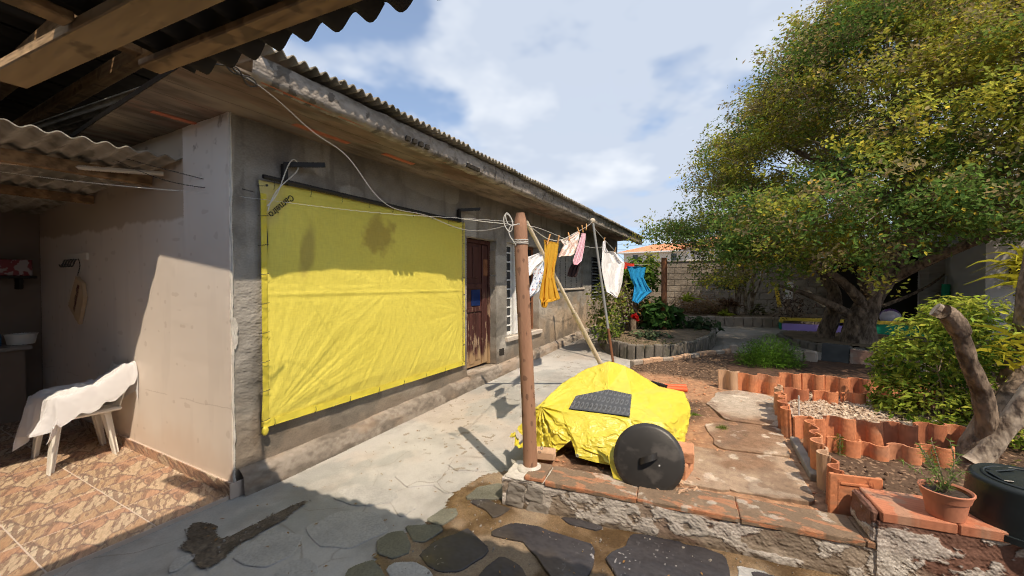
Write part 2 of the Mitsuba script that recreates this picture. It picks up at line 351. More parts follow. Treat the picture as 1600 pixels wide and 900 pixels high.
def c_door(p, n, uv):
    a = fbm(p.y*22, p.z*2.0, 3.0, 5); w = smoothstep(0.60, 0.66, fbm(p.y*26, p.z*4.5, 9.0, 4))
    c = mix((0.042, 0.015, 0.013), (0.095, 0.036, 0.031), a)
    c = mix(c, (0.42, 0.30, 0.20), w*(1-smoothstep(0.9, 1.5, p.z))*.7)
    bare = (1-smoothstep(0.42, 0.62, p.z+(fbm(p.y*14, p.z*5, 2.0, 4)-.5)*.35))
    return mix(c, (0.40, 0.27, 0.15), bare*.85)
mat('m_door', c_door, 0.6, lambda p, n, uv: fbm(p.y*40, p.z*5, 2.0, 4), 0.006)
mat('m_white', (0.78, 0.79, 0.79), 0.45)
mat('m_blueglass', (0.012, 0.028, 0.11), 0.12, spec=.6)
mat('m_darkglass', (0.02, 0.022, 0.024), 0.08, spec=.6)
mat('m_dark', (0.03, 0.026, 0.022), 0.9)

def c_yellow(p, n, uv):    # woven tarp on the wall
    a = fbm(p.y*2, p.z*2, 3.0, 4); w = noise(p.y*230, p.z*30, 1)*.5+noise(p.y*30, p.z*230, 4)*.5
    c = mix((0.70, 0.61, 0.095), (0.78, 0.69, 0.13), a)
    dy, dz = p.y-2.905, p.z-1.985
    blot = 1-smoothstep(0.55, 1.05, dr.sqrt(dr.square(dy/0.235)+dr.square(dz/0.25)) + (fbm(p.y*9, p.z*9, 2.0, 4)-.5)*1.1)
    c = mix(c, (0.34, 0.22, 0.05), blot*.62)
    ey, ez = p.y-2.145+(p.z-1.78)*-0.16, p.z-1.78
    st = 1-smoothstep(0.35, 1.0, dr.sqrt(dr.square(ey/0.075)+dr.square(ez/0.30)) + (fbm(p.y*10, p.z*7, 5.0, 4)-.5)*.7)
    c = mix(c, (0.33, 0.24, 0.07), st*.55)
    cor = 1-smoothstep(0.12, 0.32, (p.y-1.78)+ (2.29-p.z)*0.55 + (fbm(p.y*8, p.z*8, 6.0, 3)-.5)*.1)
    c = mix(c, (0.58, 0.48, 0.22), cor*.7)
    return c*(0.9+0.16*w)
mat('m_banner', c_yellow, 0.55, lambda p, n, uv: fbm(p.y*34, p.z*20, 3.0, 4), 0.006, spec=.3)
def c_tarp(p, n, uv):
    a = fbm(p.x*4, p.y*4, p.z*4, 4)
    c = mix((0.60, 0.51, 0.05), (0.68, 0.59, 0.075), a)
    return mix(c, (0.42, 0.35, 0.14), smoothstep(.60, .72, fbm(p.x*7, p.y*7, p.z*9, 5))*.35*(1-smoothstep(.35, .6, p.z)))
mat('m_tarp', c_tarp, 0.34, lambda p, n, uv: fbm(p.x*18, p.y*18, p.z*18, 5), 0.018, spec=.5)
def c_tin(p, n, uv):
    cx, cy = uv.x*13, uv.y*9
    fx, fy = cx-dr.floor(cx)-.5, cy-dr.floor(cy)-.5
    ring = smoothstep(.16, .22, dr.sqrt(fx*fx+fy*fy))*(1-smoothstep(.34, .42, dr.sqrt(fx*fx+fy*fy)))
    return mix(mix((0.045, 0.05, 0.056), (0.085, 0.09, 0.1), fbm(p.x*9, p.y*9, 2.0, 4)), (0.19, 0.2, 0.215), ring*.55)
def b_tin(p, n, uv):
    cx, cy = uv.x*13, uv.y*9
    fx, fy = cx-dr.floor(cx)-.5, cy-dr.floor(cy)-.5
    return 1-smoothstep(.1, .42, dr.sqrt(fx*fx+fy*fy))
mat('m_tin', c_tin, 0.45, b_tin, 0.006, spec=.5)
def c_lid(p, n, uv):
    a = fbm(p.x*6, p.y*6, p.z*6, 5)
    d = smoothstep(.55, .72, fbm(p.x*9+3, p.y*9, p.z*9, 5))
    w = smoothstep(.925, .94, noise(p.x*24, p.y*24, p.z*24+9))
    return mix(mix(mix((0.018, 0.017, 0.017), (0.035, 0.033, 0.032), a), (0.11, 0.10, 0.095), d*.45), (0.6, 0.6, 0.6), w*.8)
mat('m_lid', c_lid, 0.42, spec=.5)
def c_clay(p, n, uv):
    a = fbm(p.x*6, p.y*6, p.z*5, 5); b = noise(p.x*60, p.y*60, p.z*60)
    c = mix((0.50, 0.17, 0.075), (0.66, 0.285, 0.145), a)
    c = mix(c, (0.40, 0.22, 0.14), smoothstep(.52, .68, fbm(p.x*3+7, p.y*3, p.z*7, 4))*.55)
    return c*(0.88+.2*b)
mat('m_clay', c_clay, 0.8, lambda p, n, uv: fbm(p.x*30, p.y*30, p.z*30, 4), 0.005)
mat('m_claydark', lambda p, n, uv: mix((0.36, 0.125, 0.065), (0.52, 0.21, 0.11), fbm(p.x*6, p.y*6, p.z*5, 5))*(.75+.4*fbm(p.x*22, p.y*22, p.z*22, 4)), 0.85)
mat('m_clayold', lambda p, n, uv: mix((0.42, 0.26, 0.16), (0.55, 0.37, 0.25), fbm(p.x*8, p.y*8, p.z*8, 5)), 0.85)
mat('m_pot', lambda p, n, uv: mix((0.46, 0.175, 0.10), (0.56, 0.245, 0.155), fbm(p.x*9, p.y*9, p.z*5, 4)), 0.55)
mat('m_brick', lambda p, n, uv: mix((0.45, 0.19, 0.10), (0.62, 0.34, 0.20), fbm(p.x*12, p.y*12, p.z*12, 5))*(.8+.3*noise(p.x*90, p.y*90, p.z*90)), 0.9, lambda p, n, uv: fbm(p.x*40, p.y*40, p.z*40, 4), 0.01)
def c_lowwall(p, n, uv):
    a = fbm(p.x*5, p.y*5, p.z*6, 5); b = fbm(p.x*17, p.y*17, p.z*17, 5); f = noise(p.x*140, p.y*140, p.z*140)
    c = mix((0.22, 0.17, 0.13), (0.36, 0.30, 0.24), a)
    red = smoothstep(0.47, 0.53, fbm(p.x*2.2+3, p.y, p.z*3.0, 4))*smoothstep(-0.75, 0.2, p.x)
    c = mix(c, (0.17, 0.072, 0.05), red*.85)
    wh = smoothstep(0.46, 0.52, fbm(p.x*6.4, p.y*3.4+4, p.z*8.0, 6) + (b-.5)*.55)
    c = mix(c, mix((0.40, 0.36, 0.32), (0.74, 0.71, 0.67), b), wh*(.5+.45*f))
    base = 1-smoothstep(0.02, 0.07, p.z+(b-.5)*.05)
    c = mix(c, (0.12, 0.09, 0.06), base*.7)
    return c*(0.8+.3*f)
def b_lowwall(p, n, uv):
    b = fbm(p.x*17, p.y*17, p.z*17, 5)
    return smoothstep(0.45, 0.53, fbm(p.x*6.4, p.y*3.4+4, p.z*8.0, 6) + (b-.5)*.55)*.6 + b*1.3 + .3*noise(p.x*90, p.y*90, p.z*90)
mat('m_lowwall', c_lowwall, 0.9, b_lowwall, 0.016)
def c_cap(p, n, uv):
    a = fbm(p.x*7, p.y*7, p.z*7, 5); f = noise(p.x*120, p.y*120, p.z*120)
    c = mix((0.145, 0.10, 0.068), (0.27, 0.195, 0.135), a)
    org = smoothstep(.56, .66, fbm(p.x*14+8, p.y*30, 4.0, 4)); c = mix(c, (0.52, 0.22, 0.11), org*.5)
    gr = smoothstep(.62, .70, fbm(p.x*9, p.y*9, 14.0, 5)); c = mix(c, (0.50, 0.45, 0.39), gr*.6)
    c = mix(c, (0.60, 0.24, 0.12), (1-smoothstep(.55, .85, dr.abs(n.z)))*smoothstep(.50, .62, fbm(p.x*11, p.y*11, p.z*30, 5))*.7)
    return c*(.8+.3*f)
mat('m_cap', c_cap, 0.9, b_soil, 0.008)
def c_capnew(p, n, uv):
    g = smoothstep(.35, .5, dr.abs(p.y*38-dr.floor(p.y*38)-.5))
    c = mix(mix((0.40, 0.14, 0.075), (0.54, 0.23, 0.135), fbm(p.x*8, p.y*8, 3.0, 4)), (0.33, 0.12, 0.065), g*.5)
    return mix(c, (0.36, 0.25, 0.18), smoothstep(.55, .68, fbm(p.x*11, p.y*11, 9.0, 5))*.6)
mat('m_capnew', c_capnew, 0.85, b_soil, 0.005)
mat('m_rock', lambda p, n, uv: mix((0.17, 0.155, 0.135), (0.33, 0.30, 0.27), fbm(p.x*11, p.y*11, p.z*11, 5)), 0.85, lambda p, n, uv: fbm(p.x*30, p.y*30, p.z*30, 5), 0.02)
def c_block(p, n, uv):
    a = fbm(p.x*4, p.y*4, p.z*4, 5); f = noise(p.x*70, p.y*70, p.z*70)
    c = mix((0.24, 0.20, 0.16), (0.40, 0.35, 0.285), a)
    return mix(c, (0.14, 0.115, 0.09), smoothstep(.53, .68, fbm(p.x*1.6, p.y, p.z*1.3+3, 5))*.55)*(.8+.3*f)
mat('m_block', c_block, 0.95, b_plaster, 0.012)
mat('m_blockjoint', (0.27, 0.235, 0.195), 0.95)
def c_edging(p, n, uv):
    a = fbm(p.x*9, p.y*9, p.z*7, 5)
    c = mix((0.085, 0.075, 0.062), (0.21, 0.19, 0.165), a)
    return mix(c, (0.05, 0.055, 0.03), smoothstep(.52, .66, fbm(p.x*6+3, p.y*6, p.z*4, 4))*.5)
mat('m_edging', c_edging, 0.95, b_plaster, 0.01)
mat('m_edgingpale', lambda p, n, uv: mix((0.24, 0.20, 0.165), (0.40, 0.34, 0.285), fbm(p.x*9, p.y*9, p.z*7, 5)), 0.95)
def c_bark(p, n, uv):
    a = fbm(p.x*14, p.y*14, p.z*5, 5); b = fbm(p.x*40, p.y*40, p.z*14, 4)
    return mix((0.055, 0.04, 0.03), (0.25, 0.19, 0.14), smoothstep(.3, .7, a*.55+b*.45))
mat('m_bark', c_bark, 0.95, lambda p, n, uv: fbm(p.x*26, p.y*26, p.z*9, 5), 0.05)
mat('m_barkpale', lambda p, n, uv: mix((0.13, 0.095, 0.07), (0.46, 0.39, 0.31), smoothstep(.25, .75, fbm(p.x*16, p.y*16, p.z*7, 5))), 0.9, lambda p, n, uv: fbm(p.x*30, p.y*30, p.z*12, 5), 0.03)
mat('m_twig', (0.23, 0.18, 0.135), 0.9)
mat('m_straw', VC, 0.9)
leafmat('m_leaf', 0.75, 0.45)
leafmat('m_cloththin', 0.35, 0.9)
mat('m_sheet', (0.66, 0.66, 0.68), 0.85, lambda p, n, uv: fbm(p.x*30+p.z*14, p.y*26, p.z*30, 4), .006)
mat('m_plastic', (0.74, 0.73, 0.68), 0.4)
mat('m_clothwhite', (0.82, 0.82, 0.84), 0.9, sheen=.3)
mat('m_clothmustard', lambda p, n, uv: mix((0.50, 0.27, 0.02), (0.60, 0.34, 0.035), fbm(p.x*8, p.y*8, p.z*8, 4)), 0.9)
mat('m_clothmaroon', (0.075, 0.028, 0.035), 0.9)
mat('m_clothbrown', (0.03, 0.016, 0.018), 0.9)
def c_pink(p, n, uv):
    s = smoothstep(.3, .38, dr.abs(uv.x*5-dr.floor(uv.x*5)-.5))
    return mix((0.70, 0.33, 0.44), (0.80, 0.70, 0.74), s)
mat('m_clothpink', c_pink, 0.9)
mat('m_clothpeach', lambda p, n, uv: mix((0.66, 0.48, 0.42), (0.80, 0.74, 0.70), smoothstep(.45, .6, fbm(uv.x*6, uv.y*8, 2.0, 3))), 0.9)
def c_print(p, n, uv):
    x, y = uv.x*7, uv.y*9; d1, d2, k = voronoi(x, y)
    c = mix((0.62, 0.68, 0.78), (0.70, 0.75, 0.82), fbm(x, y, 1.0))
    dot = 1-smoothstep(.2, .27, d1)
    c2 = mix((0.55, 0.10, 0.03), (0.03, 0.08, 0.2), smoothstep(.55, .6, k))
    return mix(c, c2, dot*smoothstep(.3, .34, k))
mat('m_clothprint', c_print, 0.9)
mat('m_clothblue', lambda p, n, uv: mix((0.012, 0.20, 0.48), (0.02, 0.30, 0.60), fbm(p.x*30, p.y*30, p.z*30, 4)), 0.95)
mat('m_red', (0.55, 0.05, 0.03), 0.5)
mat('m_orange', (0.75, 0.14, 0.05), 0.45)
mat('m_peg', (0.62, 0.33, 0.13), 0.7)
mat('m_purple', lambda p, n, uv: mix((0.36, 0.25, 0.72), (0.46, 0.34, 0.80), fbm(p.x*3, p.y*3, p.z*3, 4)), 0.6)
mat('m_yellowpaint', (0.70, 0.52, 0.06), 0.55)
mat('m_green', lambda p, n, uv: mix((0.0, 0.22, 0.11), (0.01, 0.33, 0.18), fbm(p.x*5, p.y*5, p.z*5, 4)), 0.5)
mat('m_tub', lambda p, n, uv: mix((0.007, 0.011, 0.012), (0.018, 0.025, 0.028), fbm(p.x*9, p.y*9, p.z*9, 4)), 0.4, spec=.5)
mat('m_potsoil', lambda p, n, uv: mix((0.02, 0.015, 0.012), (0.07, 0.05, 0.04), noise(p.x*130, p.y*130, 1)), 0.95)
mat('m_redroof', lambda p, n, uv: mix((0.48, 0.18, 0.09), (0.60, 0.27, 0.14), fbm(p.x*2, p.y*2, p.z*2, 4)), 0.85)
mat('m_cream', (0.66, 0.62, 0.55), 0.85)
mat('m_boards', lambda p, n, uv: mix((0.30, 0.28, 0.265), (0.46, 0.435, 0.41), fbm(p.x*3, p.y*3, p.z*22, 5)), 0.9)
mat('m_greywall', lambda p, n, uv: mix((0.36, 0.355, 0.35), (0.50, 0.49, 0.475), fbm(p.x*2, p.y*2, p.z*2, 5)), 0.9)
mat('m_cardboard', (0.50, 0.36, 0.22), 0.85)
mat('m_ink', (0.10, 0.035, 0.03), 0.8)
mat('m_inkdark', (0.045, 0.04, 0.025), 0.8)
mat('m_redbox', lambda p, n, uv: mix((0.20, 0.035, 0.04), (0.34, 0.29, 0.28), smoothstep(.46, .56, fbm(p.y*26, p.z*24, 2.0, 4))), 0.6)
mat('m_bluebottle', (0.03, 0.10, 0.20), 0.25)
mat('m_counter', (0.24, 0.22, 0.20), 0.3, spec=.5)

mat('m_earth', lambda p, n, uv: mix((0.06, 0.048, 0.036), (0.19, 0.155, 0.12), fbm(p.x*16, p.y*16, 1.0, 5))*(.6+.7*noise(p.x*120, p.y*120, 3)), 0.95, b_soil, 0.03)
mat('m_litter', (0.24, 0.13, 0.045), 0.9)
mat('m_flake', lambda p, n, uv: mix((0.42, 0.39, 0.34), (0.66, 0.64, 0.59), fbm(p.x*20, p.y*20, p.z*20, 4)), 0.9, b_plaster, .01)
def c_step(p, n, uv):
    a = fbm(p.x*7, p.y*3, p.z*7, 5); b = fbm(p.x*26, p.y*26, p.z*26, 4)
    c = mix((0.17, 0.145, 0.12), (0.36, 0.315, 0.27), smoothstep(.3, .7, a*.6+b*.4))
    c = mix(c, (0.38, 0.27, 0.19), smoothstep(.52, .66, fbm(p.x*4, p.y*2.2+8, p.z*4, 4))*.4)
    return mix(c, (0.12, 0.10, 0.08), smoothstep(.54, .66, fbm(p.x*9, p.y*4, p.z*9+7, 5))*.6)
mat('m_step', c_step, 0.95, b_plaster, .02)
mat('m_sill', lambda p, n, uv: mix((0.42, 0.36, 0.30), (0.62, 0.56, 0.50), fbm(p.x*9, p.y*5, p.z*9, 4)), 0.9)
mat('m_darkmetal', (0.045, 0.05, 0.055), 0.55)
mat('m_redbrick', lambda p, n, uv: mix((0.38, 0.09, 0.04), (0.52, 0.20, 0.11), fbm(p.x*20, p.y*12, p.z*20, 4)), 0.9, b_plaster, .01)

mat('m_chipbed', lambda p, n, uv: mix((0.34, 0.25, 0.18), (0.52, 0.42, 0.33), fbm(p.x*14, p.y*14, 1.0, 5)), 0.95, b_soil, .02)
mat('m_chips', lambda p, n, uv: mix((0.36, 0.24, 0.16), (0.66, 0.55, 0.43), noise(p.x*38, p.y*38, 4)), 0.9)

mat('m_soilpale', lambda p, n, uv: mix((0.10, 0.075, 0.05), (0.24, 0.18, 0.125), fbm(p.x*8, p.y*8, 1.0, 5)), 0.95, b_soil, .03)
mat('m_mulch', lambda p, n, uv: mix((0.035, 0.022, 0.016), (0.13, 0.075, 0.05), fbm(p.x*18, p.y*30, 1.0, 5)), 0.95, b_soil, .04)
mat('m_rockdark', lambda p, n, uv: mix((0.03, 0.033, 0.035), (0.08, 0.085, 0.085), fbm(p.x*9, p.y*9, p.z*9, 5)), 0.7, b_plaster, .02)
mat('m_slabrock', lambda p, n, uv: mix((0.24, 0.145, 0.11), (0.36, 0.31, 0.26), smoothstep(.4, .6, fbm(p.x*4, p.y*4, p.z*4, 5))), 0.9, b_plaster, .02)
mat('m_ball', lambda p, n, uv: mix((0.68, 0.64, 0.74), (0.22, 0.12, 0.35), smoothstep(.54, .58, noise(p.x*7, p.y*7, p.z*9))), 0.5)

mat('m_woodpale', lambda p, n, uv: mix(mix((0.26, 0.165, 0.085), (0.46, 0.31, 0.17), fbm(p.x*1.6, p.y*22, p.z*22, 5)), (0.10, 0.065, 0.035), smoothstep(.56, .68, fbm(p.x*9, p.y*14, p.z*9, 4))*.6), 0.85, lambda p, n, uv: fbm(p.x*6, p.y*50, p.z*50, 4), 0.01)
# ================================================================ ground and paving
def sheet(x0, x1, y0, y1, step, zf, amp=0.0, seed=0, fr=3.0, inside=None):
    xs = np.arange(x0, x1+step*.5, step); ys = np.arange(y0, y1+step*.5, step)
    X, Y = np.meshgrid(xs, ys, indexing='ij'); Z = zf(X, Y)
    P = np.stack([X, Y, Z], -1)
    if amp: P[..., 2] += (meshkit.fbm(np.stack([X*fr, Y*fr, 0*X], -1), 4, seed)-.5)*2*amp
    m = grid(P)
    if inside is not None:
        import shapely
        c = m.triangles_center; k = shapely.contains_xy(inside, c[:, 0], c[:, 1]); m.update_faces(k); m.remove_unreferenced_vertices()
    if len(m.faces) and m.face_normals[:, 2].mean() < 0: m.invert()
    return m
struct('ground', sheet(-120, 120, -60, 180, 4.0, lambda X, Y: gz(Y)-.06), 'm_ground')
path_out = sbox(-3.14, -5.0, 8.0, 13.8)
m1 = sheet(-3.14, 1.2, 0.2, 4.4, 0.03, lambda X, Y: gz(Y), 0.006, 3, 2.5)
m2 = cat([sheet(-3.14, 1.21, 4.4, 14.0, 0.15, lambda X, Y: gz(Y)), sheet(1.2, 7.8, -4.9, 14.0, 0.3, lambda X, Y: gz(Y)), sheet(-3.14, 1.2, -4.9, 0.2, 0.3, lambda X, Y: gz(Y))])
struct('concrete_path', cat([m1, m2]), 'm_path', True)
def world(pts, ox=0, oy=0, s=1.0): return np.array([ong(ox+x/s, oy+y/s)[:2] for x, y in pts])
# damp brown mortar round the near flagstones
mort = Polygon(world([(560, 905), (600, 868), (628, 842), (668, 812), (700, 782), (735, 757), (760, 742), (800, 735), (1010, 770), (1250, 810), (1420, 850), (1900, 960), (1900, 1150), (440, 1150), (500, 960)])).buffer(0)
mq = np.array(mort.exterior.coords)
dens = np.array([mort.exterior.interpolate(i/220, normalized=True).coords[0] for i in range(220)])
dens += (meshkit.fbm(np.c_[dens*6, np.zeros(220)], 4, 5)[:, None]-.5)*0.16
struct('mortar_bed', sheet(-2.6, 2.4, -0.4, 3.2, 0.03, lambda X, Y: gz(Y)+.007, 0.007, 8, 6.0, inside=Polygon(dens).buffer(0)), 'm_mortar', True)
Z1 = (560, 760, 2.667)
FL = [('m_slate', [(255, 290), (330, 235), (455, 180), (505, 225), (540, 270), (530, 300), (430, 365), (340, 368), (280, 340)]),
      ('m_slate', [(540, 200), (640, 155), (740, 165), (850, 205), (970, 245), (990, 275), (970, 345), (955, 420), (820, 420), (740, 300), (690, 240), (560, 215)]),
      ('m_slate', [(1140, 200), (1260, 210), (1420, 250), (1530, 290), (1545, 350), (1560, 440), (1100, 440), (1025, 310), (1060, 280), (1110, 255)]),
      ('m_slate', [(600, 295), (680, 350), (725, 430), (740, 500), (450, 500), (480, 420), (540, 340)]),
      ('m_greenstone', [(80, 235), (130, 200), (190, 190), (215, 250), (210, 290), (140, 310), (90, 290)]),
      ('m_greenstone', [(190, 170), (330, 170), (350, 190), (270, 245), (225, 240)]),
      ('m_greenstone', [(280, 150), (350, 100), (410, 95), (415, 120), (340, 180)]),
      ('m_slate', [(455, 65), (540, 60), (590, 85), (640, 100), (560, 140), (530, 110)]),
      ('m_greenstone', [(440, 60), (500, 5), (600, -10), (605, 60), (540, 62)]),
      ('m_slate', [(840, 135), (900, 140), (1020, 175), (990, 190), (880, 165)]),
      ('m_greenstone', [(-40, 350), (60, 315), (100, 345), (150, 440), (-80, 440)]),
      ('m_palestone', [(150, 320), (240, 318), (300, 370), (330, 440), (180, 440), (110, 350)]),
      ('m_palestone', [(1570, 330), (1700, 360), (1800, 440), (1590, 440)]),
      ('m_slate', [(1640, 360), (1900, 420), (2000, 520), (1680, 460)])]
for i, (mm, pts) in enumerate(FL):
    pl = smooth_poly(world(pts, *Z1), jit=0.018, seed=i)
    z0 = float(gz(pl.centroid.y))
    part('mortar_bed', 'flagstone', stone(pl, z0-.01, 0.026 if mm != 'm_palestone' else 0.022, 0.005, (rng.normal()*.006, rng.normal()*.006)), mm)
Z2 = (60, 740, 3.2)
for i, pts in enumerate([[(965, 420), (1160, 275), (1325, 315), (1280, 410), (1145, 470), (1030, 460)], [(1180, 500), (1260, 440), (1340, 425), (1400, 470), (1380, 540), (1180, 560)],
                         [(1330, 270), (1500, 190), (1700, 200), (1750, 290), (1560, 380), (1400, 370)], [(1480, 90), (1650, 55), (1790, 90), (1800, 140), (1640, 170)],
                         [(640, 480), (690, 430), (775, 410), (780, 425), (700, 490), (650, 505)]]):
    pl = smooth_poly(world(pts, *Z2), jit=0.012, seed=i+40)
    part('concrete_path', 'paving_stone', stone(pl, float(gz(pl.centroid.y))-.01, 0.0165+.004*(i == 4), 0.004), 'm_palestone')
for i, pts in enumerate([[(862, 280), (960, 225), (1060, 220), (1160, 270), (1130, 330), (950, 350)], [(520, 330), (650, 285), (790, 310), (825, 350), (790, 440), (640, 470), (480, 420)], [(840, 440), (960, 370), (1010, 470), (900, 540)],
                         [(1100, 330), (1330, 300), (1400, 340), (1180, 390)], [(1190, 200), (1390, 190), (1400, 240), (1250, 245)]]):
    pl = smooth_poly(world(pts, 400, 675, 4.0), jit=0.012, seed=i+60)
    part('concrete_path', 'paving_stone', stone(pl, float(gz(pl.centroid.y))-.01, 0.0155, 0.004), 'm_path')
# broken hole in the paving filled with dark earth, and damp marks
hole = smooth_poly(world([(760, 250), (850, 250), (915, 290), (930, 320), (1000, 300), (1100, 255), (1220, 185), (1370, 125), (1345, 155), (1240, 225), (1160, 265), (990, 360), (930, 430), (850, 460), (780, 420), (780, 395), (720, 370), (735, 300)], *Z2), jit=0.07, seed=3).buffer(.012).buffer(-.012)
struct('earth_patch', sheet(-3.1, -1.2, 0.5, 2.6, 0.02, lambda X, Y: gz(Y)+.009, 0.006, 31, 14.0, inside=hole), 'm_earth', True)
# fallen leaves and crumbs on the paving
lit = []
for k in range(170):
    if k < 120: x, y = rng.uniform(-2.9, -1.5), rng.uniform(1.2, 4.6)
    else: x, y = rng.uniform(-1.3, 0.8), rng.uniform(1.2, 2.35)
    s = rng.uniform(.006, .017); a = rng.uniform(0, 6.28)
    q = np.array([[-s, 0, .001], [0, -s*.4, .003], [s, 0, .002], [0, s*.4, .003]]); c, d = math.cos(a), math.sin(a)
    lit.append(trimesh.Trimesh(np.c_[q[:, 0]*c-q[:, 1]*d+x, q[:, 0]*d+q[:, 1]*c+y, q[:, 2]+float(gz(y))+.0125+(.014 if k >= 120 else 0)], [[0, 1, 2], [0, 2, 3]], process=False))
k = single('leaf_litter', cat(lit), 'm_litter', 'tiny dry leaves and crumbs scattered on the paving', 'leaf litter'); stuff(k)

gr_ = []
ico = trimesh.creation.icosahedron(); bed = Polygon(dens).buffer(-.02)
for k in range(1700):
    if k < 1350:
        x, y = rng.uniform(-1.9, 1.6), rng.uniform(.9, 2.75)
        if not bed.contains(Point(x, y)): continue
        r = rng.uniform(.0018, .0045)*(1 if rng.random() < .93 else 2.2); z = float(gz(y))+.010
    else:
        i = rng.integers(0, 400); x, y = rng.uniform(-3.0, -1.3), rng.uniform(.7, 2.5)
        if not hole.buffer(.03).contains(Point(x, y)): continue
        r = rng.uniform(.002, .009); z = float(gz(y))+.012
    m = ico.copy(); m.vertices = m.vertices*r*rng.uniform(.6, 1.5, 3); m.apply_transform(trimesh.transformations.euler_matrix(*rng.uniform(0, 6, 3))); m.apply_translation([x, y, z]); gr_.append(m)
k = single('path_grit', cat(gr_), 'm_rock', 'grit and small crumbs in the joints of the near paving', 'grit'); stuff(k)
# ---------------------------------------------------------------- tiled veranda floor
part_floor = struct('tiled_floor', box(-8.2, -3.13, -3.0, 1.62, -.05, .0275), 'm_grout')
tw, tl = 0.46, 0.46
tcount = 0
for i in range(11):
    for j in range(8):
        x1 = -3.135 - i*tw; x0 = x1 - tw + .007; y1 = 1.60 - j*tl; y0 = y1 - tl + .007
        if y1 < -.6 or x1 < -8: continue
        m = box(x0, x1, y0, y1, .012, .0295+rng.uniform(-.0006, .0006), .002)
        uv = np.c_[(m.vertices[:, 0]-x0)/tw, (m.vertices[:, 1]-y0)/tl]
        part('tiled_floor', 'floor_tile', m, 'm_tile', uv=uv)
# ================================================================ the house
HOUSE = thing('house', 'long low grey rendered house with corrugated roof, brown door and beige side wall', 'house')
XW = -3.15; YC, YE = 1.60, 12.38
def wallpoly(y0, y1, z0, z1, holes): return Polygon([(y0, z0), (y1, z0), (y1, z1), (y0, z1)], [[(a, c), (b, c), (b, d), (a, d)] for a, b, c, d in holes])
DOOR = (4.50, 5.27, .20, 2.14); WIN = (5.59, 6.78, .66, 2.15); NICHE = (7.62, 9.25, 1.38, 2.14); LOUV = (9.86, 11.2, 1.04, 2.14)
HOLES = [DOOR, WIN, NICHE, LOUV]
def lines(a, b, step, extra): return np.array(sorted(set(np.round(np.concatenate([np.arange(a, b, step), [b], extra]), 4))))
ys_ = lines(YC+.008, YE, .05, [h[0] for h in HOLES]+[h[1] for h in HOLES]); zs_ = lines(-.1, 2.80, .05, [h[2] for h in HOLES]+[h[3] for h in HOLES])
Yg, Zg = np.meshgrid(ys_, zs_, indexing='ij')
dist = np.full(Yg.shape, 9.0)
for (a0, a1, c0, c1) in HOLES:
    dist = np.minimum(dist, np.hypot(np.maximum(np.maximum(a0-Yg, Yg-a1), 0), np.maximum(np.maximum(c0-Zg, Zg-c1), 0)))
dist = np.minimum(dist, Yg-YC)
dd = (meshkit.fbm(np.stack([0*Yg, Yg*2.2, Zg*2.2], -1), 3, 9)-.5)*.030+(meshkit.fbm(np.stack([0*Yg, Yg*6, Zg*6], -1), 2, 3)-.5)*.010
m = grid(np.stack([XW+dd*np.clip(dist/.12, 0, 1), Yg, Zg], -1))
cy, cz = m.triangles_center[:, 1], m.triangles_center[:, 2]; keep = np.ones(len(cy), bool)
for (a0, a1, c0, c1) in HOLES: keep &= ~((cy > a0) & (cy < a1) & (cz > c0) & (cz < c1))
m.update_faces(keep)
if m.face_normals[:, 0].mean() < 0: m.invert()
rev = []
for (a0, a1, c0, c1) in HOLES:
    rev += [box(XW-.2, XW-.001, a0-.04, a0, c0-.04, c1+.04), box(XW-.2, XW-.001, a1, a1+.04, c0-.04, c1+.04), box(XW-.2, XW-.001, a0, a1, c1, c1+.04), box(XW-.2, XW-.001, a0, a1, c0-.04, c0)]
m = cat([m]+rev)
part(HOUSE, 'wall', m, 'm_plaster', 30, label='rough grey rendered long wall with dirty foot')
side = cat([box(-7.40, XW+.003, YC-.012, YC+.007, -.1, 2.80), box(-7.40, XW-.21, YC+.0071, YC+.16, -.1, 2.80)]).subdivide_to_size(.4)
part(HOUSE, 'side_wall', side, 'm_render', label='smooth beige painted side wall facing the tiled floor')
part(HOUSE, 'end_wall', box(-7.4, XW-.201, YE-.2, YE-.001, -.1, 2.80), 'm_plaster')
part(HOUSE, 'rear_wall', box(-7.6, -7.401, YC, YE, -.1, 2.80), 'm_plaster')
# torn edge of paint and patches where the render has fallen at the corner
for k, (z, s) in enumerate([(1.17, .055)]):
    pl = smooth_poly(np.c_[np.array([.022, .05, .058, .04, .02])+0, np.array([-1, -.55, .2, .7, 1])*s*2.4], jit=.016, seed=k)
    mm = extrude(pl, .006); mm = trimesh.Trimesh(np.c_[mm.vertices[:, 2]+XW+.010, mm.vertices[:, 0]+YC-.02, mm.vertices[:, 1]+z], mm.faces); mm.fix_normals()
    part(HOUSE, 'paint_flake', mm, 'm_flake')
lip = []
zs = np.linspace(0.05, 2.75, 130)
edge = tube(np.c_[XW+.006+.008*(meshkit.fbm(np.c_[zs*14, zs*0, zs*0], 4, 2)-.5), YC-.004+.018*(meshkit.fbm(np.c_[zs*11, zs*0+4, zs*0], 4, 7)-.3), zs], .003+.010*meshkit.fbm(np.c_[zs*17, zs*0+9, zs*0], 4, 4), 7)
part(HOUSE, 'corner_edge', edge, 'm_flake', True)
